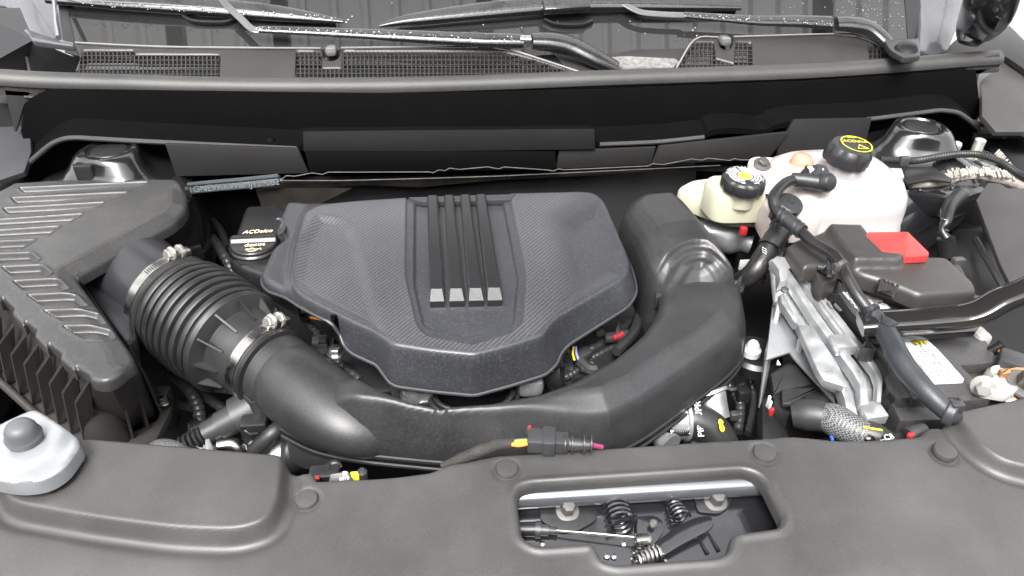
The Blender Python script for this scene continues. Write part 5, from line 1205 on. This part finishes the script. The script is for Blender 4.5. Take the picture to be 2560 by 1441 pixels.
tube('braided_sleeve', [W(2050, 1040, -.045), W(2085, 1050, -.04), W(2120, 1070, -.04), W(2165, 1088, -.04)], [.017, .0215, .0205, .018], BRD, hc, 24, smoothn=5)
tube('taped_end', [W(2150, 1080, -.04), W(2190, 1092, -.04), W(2225, 1105, -.04)], [.018, .017, .013], BLK, hc, 20, smoothn=3)
tube('yellow_stripe', [W(2158, 1068, -.022), W(2180, 1072, -.022), W(2205, 1076, -.024)], .0014, YEL, hc, 6)
tg = W(2236, 1088, -.025)
slab('print_tag', [(2210, 1085), (2255, 1080), (2264, 1096), (2206, 1104)], -.022, .003, BLK2, hc, bev=.0005)
text('lettering', 'CB', W(2222, 1094, -.022), W(2240, 1091, 0)-W(2222, 1094, 0), (0, 1, .3), .0105, WHT, hc)
text('lettering', '84720915', W(2216, 1101, -.022), W(2240, 1098, 0)-W(2222, 1101, 0), (0, 1, .3), .0045, WHT, hc)
lathe('cable_clip', W(2175, 1098, -.03), (.3, -.6, .6), [(.005, -.004), (.006, 0), (.004, .004)], STEEL, hc, 12)
b = thing('red_ring_connector', 'small black ring connector with red inside at the cover edge', 'connector', tuple(W(2288, 1086, -.02)))
tube('ring', [W(2272, 1090, -.02), W(2284, 1082, -.018), W(2298, 1080, -.018), W(2310, 1078, -.018)], .010, GREYPL, b, 16); box('red_insert', W(2276, 1090, -.008), (.008, .006, .008), REDS, b, bev=.002)
tube('blue_wire', [W(2078, 1090, -.05), W(2082, 1102, -.05)], .002, BLUE, cm, 6)

# ================================================================= battery
BZ = -.005
bt = thing('battery', 'black car battery with white and yellow labels under the crossing bar', 'battery', tuple(W(2300, 900, BZ)))
BATM = mat('battery_case', (.030, .029, .030), .38, bump=.12, bscale=700, var=.25, vscale=12, dust=.12)
slab('case', [(2110, 700), (2420, 700), (2452, 900), (2524, 1010), (2500, 1045), (2250, 1052), (2205, 960)], BZ-.018, .16, BATM, bt, bev=.004)
slab('top_panel', [(2158, 748), (2440, 825, 2), (2454, 830, 4), (2500, 906), (2403, 914), (2480, 992, 3), (2478, 998), (2405, 1003, 3), (2396, 993, 2), (2330, 994), (2255, 995), (2225, 960)], BZ, .020, BATM, bt, bev=.003)
slab('strip', [(2240, 880), (2252, 880), (2318, 995, 2), (2284, 998, 2), (2225, 905)], BZ+.003, .01, BATM, bt, bev=.002)
slab('lower_ledge', [(2265, 1036), (2350, 1032), (2358, 1044), (2250, 1050)], BZ-.05, .01, BATM, bt, bev=.002)
lathe('vent_plug', W(2420, 1018, BZ-.02), (0, -1, .3), [(.012, 0), (.012, .003), (.007, .004), (.006, .001)], BATM, bt, 24)
ql = [(2232, 838), (2298, 830), (2350, 880), (2410, 948, 10), (2406, 957, 6), (2336, 960, 4), (2290, 905), (2250, 858)]
slab('rating_label', ql, BZ+.0012, .001, WHT, bt, bev=0)
slab('yellow_label', [(2262, 838), (2296, 832), (2320, 858), (2288, 863)], BZ+.0022, .0006, YEL, bt, bev=0)
slab('label_strip', [(2238, 822), (2285, 817), (2294, 826), (2240, 832)], BZ+.004, .001, mat('tan_label', (.5, .36, .12), .5, var=.1), bt, bev=0)
slab('yellow_flash', [(2178, 824), (2190, 824), (2212, 866), (2208, 858)], BZ+.004, .001, YEL, bt, bev=0)
LPX = mat('grey_print', (.05, .05, .055), .5, var=.1)
def pdir(a, b_, z): return (W(b_[0], b_[1], z)-W(a[0], a[1], z)).normalized()
rd = pdir((2300, 850), (2345, 905), 0)     # reading direction along the label
for i, s in enumerate(['12V 80Ah 800A CCA', 'WARNING  POISON  ACID', 'KEEP OUT OF REACH', 'LEAD RECYCLE ONLY', 'SHIELD EYES', 'NO SPARKS']):
    p = W(2322+i*1.5-i*8, 905+i*3+0, BZ+.0012); text('small_print', s, W(2345-i*9, 905+i*5, BZ+.0012), rd, rd.cross(Vector((0, 0, -1))), .0062, LPX, bt)
text('small_print', 'X', W(2289, 856, BZ+.0024), (1, 0, 0), (0, 1, 0), .007, BLK2, bt); disc_ring('small_print', W(2289, 856, BZ+.0026), .0055, .0008, BLK2, bt, hz(BZ+.0026))
for i in range(3): text('small_print', 'DANGER GASES', W(2276+i*12, 848-i*1, BZ+.0024), rd, rd.cross(Vector((0, 0, -1))), .0045, mat('olive_print', (.10, .08, .01), .5, var=.05), bt)
slab('white_label', [(2091, 713, 2), (2128, 712, 2), (2160, 768, 3), (2156, 775, 4), (2145, 774, 3), (2138, 768)], BZ+.0035, .001, WHT, bt, bev=0)
slab('white_label', [(2150, 720), (2190, 738), (2226, 770), (2190, 773), (2172, 760)], BZ+.0035, .001, WHT, bt, bev=0)
slab('red_label_edge', [(2091, 711), (2128, 710), (2129, 714), (2093, 716)], BZ+.0045, .0006, mat('red_print', (.6, .05, .05), .5, var=.05), bt, bev=0)
slab('upper_top', [(2040, 700), (2230, 700), (2260, 790), (2150, 800)], BZ+.002, .02, BATM, bt, bev=.002)
ar = pdir((2148, 768), (2118, 733), 0); text('lettering', 'ACDelco', W(2133, 752, BZ+.0035), ar, ar.cross(Vector((0, 0, -1))), .0145, BLK2, bt, shear=.3)
text('small_print', 'LN4 AGM', W(2146, 756, BZ+.0035), ar, ar.cross(Vector((0, 0, -1))), .007, LPX, bt)
for i, s in enumerate(['720 CCA', '80 Ah', '12 V']): text('small_print', s, W(2180+i*12, 748+i*4, BZ+.0035), ar, ar.cross(Vector((0, 0, -1))), .008, LPX, bt)
# tray frame round the battery
ty = thing('battery_tray', 'black plastic battery tray wall with square hooks between bracket and battery', 'tray', tuple(W(2200, 950, -.05)))
slab('side_wall', [(2185, 905), (2195, 902), (2262, 994, 2), (2240, 997, 2), (2232, 996)], -.015, .10, BLK2, ty, bev=.001)
slab('base', [(2150, 1040), (2230, 1000), (2380, 1030), (2370, 1060), (2200, 1080)], -.10, .02, BLK2, ty)
slab('inner_wall', [(1985, 630), (2000, 622), (2080, 710), (2145, 800), (2225, 905), (2222, 930), (2130, 810)], .0, .08, BLK2, ty, bev=.002)
def hook(pts, z): 
    P = [W(x, y, z) for x, y in pts]; mb = MB()
    for i in range(len(P)-1):
        d = P[i+1]-P[i]; mb.add(*g_box((P[i]+P[i+1])/2-Vector((0, 0, .01)), (d.length+.002, .0025, .022), axes_rot(d), .0006))
    mb.build('hook', BLK, ty)
hook([(2048, 735), (2062, 722), (2078, 735)], .01); hook([(2058, 748), (2072, 734), (2092, 738)], .01); hook([(2155, 870), (2164, 856), (2176, 860), (2188, 874)], .01); hook([(2155, 872), (2188, 876)], .01)
for q in [(2085, 760, 2102, 778), (2070, 755, 2080, 772)]: tube('spring_strip', [W(q[0], q[1], .012), W(q[2], q[3], .006)], .0025, ZINC, ty, 8)
# terminal clamp
tm = thing('battery_terminal', 'white grey battery terminal clamp with copper lugs at the right edge', 'terminal', tuple(W(2490, 970, 0)))
lathe('post', W(2487, 985, -.035), (0, 0, 1), [(.030, -.015), (.027, 0), (.023, .002), (.022, .03), (.018, .036), (.017, .033), (.012, .033), (.004, .034)], mat('lead', (.40, .39, .36), .4, metal=.4, bump=.3, bscale=120, var=.15), tm, 32)
lathe('post_base', W(2485, 1008, -.045), (0, 0, 1), [(.036, -.01), (.036, 0), (.03, .004)], BLK2, tm, 32)
slab('clamp_arm', [(2445, 955, 6), (2470, 950), (2500, 925, 8), (2525, 918, 8), (2560, 935), (2580, 960), (2520, 985, 8), (2460, 975, 8)], .01, .014, mat('terminal_white', (.42, .41, .39), .4, metal=.2, var=.15, vscale=60), tm, bev=.004, prnd=6)
slab('copper_lug', [(2498, 922, 3), (2524, 919, 3), (2530, 932, 3), (2505, 936, 3)], .018, .010, BRASS, tm, bev=.002, prnd=3)
lathe('copper_ring', W(2562, 975, .0), (-.2, -.5, 1), [(.030, -.006), (.031, 0), (.02, .003), (.02, .006)], BRASS, tm, 24)
hexbolt('clamp_nut', W(2458, 966, .008), (-.5, -.7, .2), .009, MATS['lead'], tm); hexbolt('lug_nut', W(2560, 965, .006), (0, -.3, 1), .014, ZINC, tm)
cw = thing('sensor_wires', 'black plug with yellow and orange wires right of the battery', 'plug', tuple(W(2520, 900, .0)))
tube('wire', [W(2504, 868, .0), W(2508, 895, -.005)], .0024, YELW, cw, 8); tube('wire', [W(2498, 872, .0), W(2502, 897, -.005)], .0024, ORG, cw, 8)
tube('wire_end', [W(2475, 880, -.01), W(2508, 862, .005)], .008, BLK2, cw, 12)
box('plug', W(2545, 912, .0), (.05, .035, .022), GREYPL, cw, rot=Matrix.Rotation(-.7, 3, 'Z'), bev=.006)
box('bulb_clip', W(2446, 842, -.01), (.022, .03, .022), MATS['terminal_white'], cw, bev=.006)

# ================================================================= fuse box
fb = thing('fuse_box', 'brownish black fuse box with a rounded lid over the rear of the battery', 'fuse box', tuple(W(2250, 690, .04)))
FZ = slope(.052, .93, .05)
lidp = [(2040, 582, 16), (2060, 573, 10), (2150, 575, 8), (2185, 620, 4), (2200, 636, 6), (2355, 638, 16), (2375, 645, 14), (2440, 706, 12), (2446, 728, 10), (2300, 738, 16), (2225, 706, 30), (2150, 684, 20), (2110, 660, 14), (2072, 664, 8), (2010, 668, 6), (1968, 612, 6), (1990, 596, 6)]
FP_ = wpoly(lidp, FZ, 8); zfz = zpl(FZ)
rz = wpoly([(2060, 560), (2142, 565, 8), (2215, 638, 10), (2258, 656, 8), (2245, 668, 10), (2130, 668, 8), (2080, 600)], FZ, 8)
hf('lid', FP_, lambda X, Y, D: zfz(X, Y)-edge(D, .010)+.014*sstep(-.006, .004, sdf(X, Y, rz)), BRN, fb, cell=.0022, skirt=.016)
tube('lid_rim', [W(x, y, FZ.up(-.028)) for x, y in [(2100, 695), (2150, 696), (2230, 722), (2302, 756), (2445, 744)]], .0035, BRN, fb, 10, smoothn=4)
slab('lower_body', [(2090, 680), (2400, 660), (2444, 740, 10), (2440, 752, 8), (2300, 762, 14), (2230, 738, 20), (2155, 712, 20), (2095, 710)], FZ.up(-.034), .022, BRN, fb, bev=.003, prnd=8)
b = MB()
for (p, q) in [((2196, 728), (2205, 697)), ((2232, 745), (2245, 712))]: 
    CY = vert(W(2218, 714, FZ).y-.010, .25); a, c_ = W(*p, CY), W(*q, CY); b.add(*g_tube([a, c_], .0022, 8))
b.add(*g_slab([(2200, 700), (2243, 718), (2236, 745), (2198, 728)], vert(W(2218, 714, FZ).y-.011, .25), .004, .001)); b.build('clasp', BRN, fb)
box('clasp_slot', W(2216, 728, vert(W(2218, 714, FZ).y-.012, .25)), (.014, .002, .006), VOID, fb)
for i in range(3): box('hinge_peg', W(2212+i*10, 703+i*4, vert(W(2218, 714, FZ).y-.009, .25)), (.003, .006, .005), BRN, fb)
tag(slab('red_cover', [(2162, 590, 4), (2170, 580, 3), (2270, 579, 3), (2322, 630, 3), (2322, 640, 3), (2262, 643, 2), (2256, 636), (2205, 631), (2190, 615), (2180, 606), (2172, 598)], FZ.up(.014), .012, RED, fb, bev=.0015, prnd=3), 'bright red terminal cover')
tag(slab('red_cover', [(2256, 632), (2322, 630), (2322, 640), (2262, 643)], FZ.up(.008), .010, RED, fb, bev=.001), 'lower step of the red terminal cover')
lathe('washer_mount', W(2070, 674, .045), (0, 0, 1), [(.014, 0), (.015, .001), (.008, .002), (.005, .004)], STEEL, fb, 24)
slab('mount_ear', [(2035, 672), (2085, 665), (2095, 690), (2090, 700), (2062, 712), (2045, 700)], .038, .03, BRN, fb, bev=.003)
slab('side_clip', [(1962, 620), (1985, 610), (2020, 660), (2000, 670)], .03, .02, BLK2, fb)

# ================================================================= crossing bar
cb = thing('cross_brace', 'glossy black steel brace bar bending across the battery to the right edge', 'bar', tuple(W(2400, 790, .04)))
tube('bar', [W(x, y, z) for x, y, z in [(2150, 812, .035), (2200, 808, .04), (2300, 802, .045), (2400, 793, .05), (2450, 780, .06), (2500, 752, .075), (2560, 728, .085), (2640, 690, .10)]], [(.019, .011)]*8, mat('gloss_bar_paint', (.022, .021, .020), .14, metal=.35, coat=1, var=.15), cb, 24, sq=.55, smoothn=6)
slab('bar_seat', [(2160, 800), (2220, 790), (2450, 815), (2440, 828), (2300, 838), (2170, 850)], .012, .01, PAINT, cb)

# ================================================================= right side of the bay
rl = thing('bay_liner', 'dark grey plastic side liner with long ribs at the right edge', 'liner', tuple(W(2500, 600, .0)))
slab('liner', [(2440, 500), (2470, 456), (2500, 458), (2520, 470), (2700, 470), (2700, 800), (2530, 720), (2500, 660)], slope(.05, .95, .15, .25, .9), .01, mat('liner_plastic', (.036, .033, .035), .5, bump=.3, bscale=600, var=.15), rl, bev=.003)
slab('shadow_side', [(2380, 560), (2420, 480), (2470, 456), (2530, 730), (2440, 760), (2380, 650)], -.04, .02, BLK2, rl)
for (a, b_) in [((2440, 598), (2515, 735)), ((2460, 560), (2545, 722)), ((2490, 480), (2570, 640))]:
    tube('rib', [W(*a, -.0), W(*b_, .01)], .005, BLK, rl, 10)
rs2 = thing('side_rail', 'black painted side rail with rough seam sealer under the strut tower', 'rail', tuple(W(2400, 440, .03)))
slab('rail_top', [(2240, 415), (2340, 405), (2450, 395), (2500, 415), (2570, 470), (2540, 480), (2450, 480), (2400, 500), (2270, 478), (2250, 455)], .035, .04, BAYP, rs2, bev=.008, prnd=8)
slab('rail_face', [(2262, 475), (2400, 485), (2460, 470), (2400, 560), (2300, 640), (2235, 640), (2240, 560)], vert(1.06, .6), .01, BAYP, rs2)
SLR = mat('seam_sealer', (.34, .31, .28), .45, bump=1, bscale=90, var=.4, vscale=50, metal=.3)
tube('seam_sealer', [W(x, y, .042) for x, y in [(2275, 462), (2340, 455), (2390, 442), (2450, 438), (2500, 445), (2535, 455), (2570, 475)]], [.007, .010, .012, .012, .011, .012, .010], SLR, rs2, 12, smoothn=5)
mb = MB()
for i in range(34):
    x = 2375+i*5.2; q = W(x, 446-8*math.sin(i*.12)+random.uniform(-4, 4), .05); mb.add(*g_tube([q, q+Vector((.004, .016, .006))], random.uniform(.0015, .003), 5))
for i in range(16):
    q = W(2488+i*3, 385+i*4+random.uniform(-3, 3), .05); mb.add(*g_tube([q, q+Vector((.014, .01, .004))], .0016, 5))
mb.build('sealer_ridges', SLR, rs2)
slab('small_bracket', [(2262, 425), (2270, 417), (2335, 418), (2382, 448), (2378, 455), (2330, 448), (2268, 460), (2258, 450)], .056, .004, BLK2, rs2, bev=.001)
for (x, y, r_) in [(2372, 425, .006), (2395, 410, .009), (2435, 418, .005), (2380, 470, .004), (2300, 475, .004)]: lathe('dimple', W(x, y, .037), (0, 0, 1), [(r_, 0), (r_*.7, .002), (.001, .0025)], BAYP, rs2, 16)
lathe('tall_stud', W(2452, 350, .06), (0, 0, 1), [(.014, -.06), (.014, -.045), (.010, -.043), (.010, 0), (.006, .002)], MATS['pale_zinc'], rs2, 20)
lathe('stud_seat', W(2458, 385, .03), (0, 0, 1), [(.04, -.03), (.034, -.008), (.02, 0)], BAYP, rs2, 32)
cc_ = thing('corrugated_conduit', 'thin black corrugated conduit arching along the right side rail', 'conduit', tuple(W(2400, 395, .07)))
cd_pts = catmull([W(x, y, z) for x, y, z in [(2200, 400, .075), (2250, 402, .075), (2290, 402, .075), (2350, 392, .075), (2400, 386, .075), (2450, 388, .07), (2500, 405, .065), (2545, 435, .06), (2580, 450, .06)]], 24)
tube('conduit', cd_pts, [.0068 if i % 3 else .0054 for i in range(len(cd_pts))], RUB, cc_, 10)
box('conduit_clip', W(2260, 402, .078), (.016, .012, .016), ZINC, cc_, bev=.002)
cn2 = thing('harness_connector', 'dark wiring connector with twisted cable below the right strut tower', 'connector', tuple(W(2370, 620, .0)))
tube('body', [W(2365, 595, .02), W(2368, 640, -.01)], .014, BLK2, cn2, 16); tube('cable', [W(2365, 595, .02), W(2355, 575, .03), W(2366, 555, .04), W(2372, 520, .05), W(2400, 490, .05)], [.008, .005, .009, .012, .014], BLK2, cn2, 12, smoothn=5)
coil('twisted_wire', W(2360, 572, .03), (.1, .5, .9), .007, .006, .04, 5, .0015, ZINC, cn2); box('clip', W(2390, 665, -.01), (.02, .012, .03), ZINC, cn2, bev=.002)
# wing on the right with headlamp bracket
rw = thing('right_wing', 'dark outer wing edge with small brackets at the far right of the bay', 'body panel', tuple(W(2520, 250, .08)))
slab('skin', [(2455, 200), (2500, 165), (2520, 140), (2600, 180), (2700, 400), (2560, 330), (2490, 330), (2455, 290)], slope(.07, 1.2, .3), .01, mat('wing_grey', (.035, .033, .032), .5, bump=.3, bscale=300, var=.25, vscale=8), rw)
slab('outer_skin', [(2415, 150), (2530, 120), (2660, 200), (2660, 335), (2436, 335)], .045, .01, BLK2, rw)
slab('inner_skin', [(2450, 300), (2500, 320), (2700, 380), (2700, 520), (2560, 450), (2490, 400), (2455, 340)], .02, .01, BLK2, rw)
tube('rod', [W(2545, 250, .1), W(2510, 345, .05)], .003, ZINC, rw, 8); tube('rod', [W(2450, 315, .06), W(2500, 318, .06), W(2545, 330, .06)], .003, BLK, rw, 8)
lathe('cap', W(2553, 235, .1), (0, -.3, 1), [(.014, -.005), (.012, .004), (.004, .006)], GREYPL, rw, 16); lathe('plug', W(2452, 298, .07), (0, -.3, 1), [(.008, 0), (.004, .004)], STEEL, rw, 12)
slab('dark_skin', [(2340, 145), (2400, 90), (2440, 50), (2480, 60), (2520, 60), (2700, 240), (2600, 200), (2520, 145), (2500, 135), (2380, 150)], slope(.13, 1.35, .3), .01, BLK2, rw)
rp2 = thing('right_pillar_panel', 'wet grey painted pillar foot beside the windscreen at top right', 'body panel', tuple(W(2350, 60, .25)))
slab('pillar', [(2262, -200), (2300, -20), (2302, 60), (2298, 128), (2335, 140), (2372, 125), (2390, 80), (2420, 20), (2450, -200)], slope(.25, 1.45, .5, -.2, .8), .01, GREYP, rp2, bev=.004, prnd=8)
lathe('grommet', W(2265, 125, .20), (-.2, -.4, 1), [(.022, 0), (.018, .008), (.008, .011)], BLK2, rp2, 24)
slab('sealed_joint', [(2210, 100), (2298, 95), (2302, 140), (2260, 145), (2225, 125)], .2, .01, COWL, rp2, bev=.002, prnd=6)
mr_ = thing('dark_side_panel', 'glossy dark blue black rounded body part at the top right corner', 'body part', tuple(W(2450, 40, .2)))
tube('shape', [W(2490, -60, .34), W(2470, 20, .28), W(2440, 70, .22), (W(2420, 110, .19))], [(.055, .03), (.05, .03), (.04, .025), (.02, .012)], PAINT, mr_, 24, smoothn=5)
pv = mat('pale_paving', (.55, .54, .52), .6, bump=.3, bscale=30, var=.15, vscale=3)
tag(mesh('pale_forecourt', [(2.0, 3, -1.04), (30, 3, -1.04), (30, 40, -1.04), (2.0, 40, -1.04)], [(0, 1, 2, 3)], pv, None, False), kind='structure')

# ================================================================= wiring at the front edge
fw = thing('front_harness_plug', 'grey black inline connector with yellow and pink wires lying on the front cover edge', 'connector', tuple(W(1400, 1110, .02)))
F0 = .012
tube('taped_cable', [W(x, y, z) for x, y, z in [(1105, 1166, -.01), (1150, 1148, 0), (1200, 1128, F0), (1245, 1113, F0), (1285, 1108, F0)]], [.004, .006, .007, .007, .006], mat('cloth_tape', (.022, .020, .018), .8, bump=1, bscale=250, var=.3, vscale=100), fw, 14, smoothn=5)
for (dy, m_) in [(-3, YELW), (2, YELW), (5, ORG), (-6, ZINC)]: tube('wire', [W(1280, 1108+dy, F0+.003), W(1300, 1106+dy*1.3+2, F0+.005), W(1325, 1104+dy, F0+.004)], .0018, m_, fw, 8, smoothn=3)
d0, d1 = W(1322, 1106, F0), W(1480, 1113, F0); ax = (d1-d0).normalized(); rot = axes_rot(ax)
pt = lambda px, py, z=F0: W(px, py, z)
box('housing', pt(1352, 1103), (.032, .024, .019), GREYPL, fw, rot=rot, bev=.003); box('housing', pt(1350, 1085), (.034, .010, .012), GREYPL, fw, rot=rot, bev=.003)
box('collar', pt(1372, 1103), (.016, .029, .022), GREYPL, fw, rot=rot, bev=.003); box('collar', pt(1395, 1106), (.024, .020, .017), GREYPL, fw, rot=rot, bev=.002)
tube('strain_relief', [pt(1405, 1108), pt(1440, 1112), pt(1478, 1113)], [.009, .0075, .006], GREYPL, fw, 14)
b = MB()
for x in (1412, 1430, 1459, 1477): b.add(*g_lathe(pt(x, 1111), ax, [(.006, -.0012), (.011, -.0008), (.011, .0008), (.006, .0012)], 18))
b.build('relief_rings', GREYPL, fw)
box('red_lock', pt(1323, 1086), (.004, .016, .014), REDS, fw, rot=rot, bev=.001); tube('wire', [pt(1480, 1113), pt(1505, 1118, .004)], .003, MAG, fw, 10)
lb = thing('module_with_label', 'small black module with printed B label and yellow tab behind the front cover', 'module', tuple(W(850, 1185, -.03)))
slab('label_plate', [(826, 1186), (870, 1180), (880, 1196), (884, 1215), (820, 1215)], vert(W(850, 1190, -.02).y, .8), .006, GREYPL, lb)
LBP = vert(W(850, 1190, -.02).y, .8).up(.0008)
text('lettering', 'B', W(863, 1188, LBP), LBP.u, LBP.v, .0115, WHT, lb); text('lettering', '8019', W(861, 1197, LBP), LBP.u, LBP.v, .0055, WHT, lb)
box('yellow_tab', W(888, 1194, -.02), (.010, .008, .012), YEL, lb, bev=.001); lathe('pin', W(905, 1180, -.015), (0, 0, 1), [(.006, -.03), (.006, 0), (.003, .004)], GREYPL, lb, 14)
box('red_tip', W(793, 1196, -.022), (.006, .006, .005), REDS, lb, bev=.002); tube('loop', [W(822, 1180, -.03), W(824, 1163, -.03), W(840, 1158, -.03), W(850, 1170, -.035)], .004, BLK2, lb, 10, smoothn=4)
box('housing', W(812, 1187, -.035), (.035, .02, .015), BLK2, lb, bev=.003)
# upper radiator hose with spring clamp
uh = thing('radiator_hose', 'black radiator hose with printed lettering, metal collar and spring clamp right of the duct', 'hose', tuple(W(1740, 1060, -.1)))
hz0 = -.10
hp = [W(x, y, z) for x, y, z in [(1660, 1050, hz0), (1700, 1048, hz0), (1735, 1052, hz0), (1775, 1075, hz0-.01), (1800, 1115, hz0-.03), (1800, 1160, hz0-.05)]]
tube('hose', hp, .0265, RUB, uh, 28, smoothn=6)
hx = (hp[1]-hp[0]).normalized()
lathe('collar', W(1698, 1048, hz0), hx, [(.027, -.020), (.0295, -.019), (.0295, .004), (.032, .006), (.032, .010), (.028, .012)], GALV, uh, 40)
box('clamp_block', W(1694, 1032, hz0+.03), (.018, .012, .016), ZINC, uh, bev=.002)
tx = W(1732, 1048, hz0); PX = mat('print_pale', (.75, .75, .72), .5, var=.05)
vdir = (Vector((0, -.66, .35))).normalized()
text('lettering', 'PIPE UPR', tx+Vector((0, -.019, .0195)), (0, .72, .68), (-1, 0, 0), .0125, PX, uh, lift=.0)
for q in [(1806, 1058), (1808, 1070)]: lathe('yellow_mark', W(q[0]-3, q[1], hz0+.012), (.5, -.4, .6), [(.006, 0), (.004, .0015)], YEL, uh, 12)
coil('worm_spring', W(1698, 1078, hz0+.004), hx, .006, .006, .026, 9, .0013, STEEL, uh)
lathe('filler_elbow', W(1775, 1002, -.10), (-.2, .6, .5), [(.018, -.03), (.022, -.01), (.026, .006), (.030, .008), (.030, .012), (.022, .014)], ALU, uh, 32)
tube('alu_strut', [W(1636, 1070, -.1), W(1650, 1095, -.1), W(1675, 1118, -.1)], [.006, .012, .02], ALU, uh, 16, smoothn=3)
tube('alu_strut', [W(1735, 1082, -.12), W(1740, 1105, -.13), (W(1738, 1120, -.13))], [.014, .008, .006], mat('grey_cast', (.3, .3, .29), .45, metal=.7, bump=.3, bscale=150, var=.2), uh, 14)
lathe('alu_pulley', W(1757, 1092, -.13), (.7, -.5, .2), [(.018, -.012), (.022, 0), (.016, .01)], ALU, uh, 24)
b = MB()
for (x, y, r_) in [(1660, 1052, .006), (1663, 1062, .007), (1668, 1058, .005)]: b.add(*g_lathe(W(x, y, -.08), (.8, -.4, .3), [(r_, -.004), (r_*1.2, 0), (r_, .004)], 14))
b.build('bolt_stack', STEEL, uh)
tube('thin_stay', [W(1685, 1085, -.09), W(1680, 1112, -.11)], .003, ZINC, uh, 8)
lp_ = thing('ignition_clip_plate', 'thin black clip plate on the side of the upper duct box', 'plate', tuple(W(1850, 740, -.02)))
slab('plate', [(1838, 690), (1848, 690), (1862, 715), (1858, 728), (1838, 738)], -.03, .004, BLK, lp_)
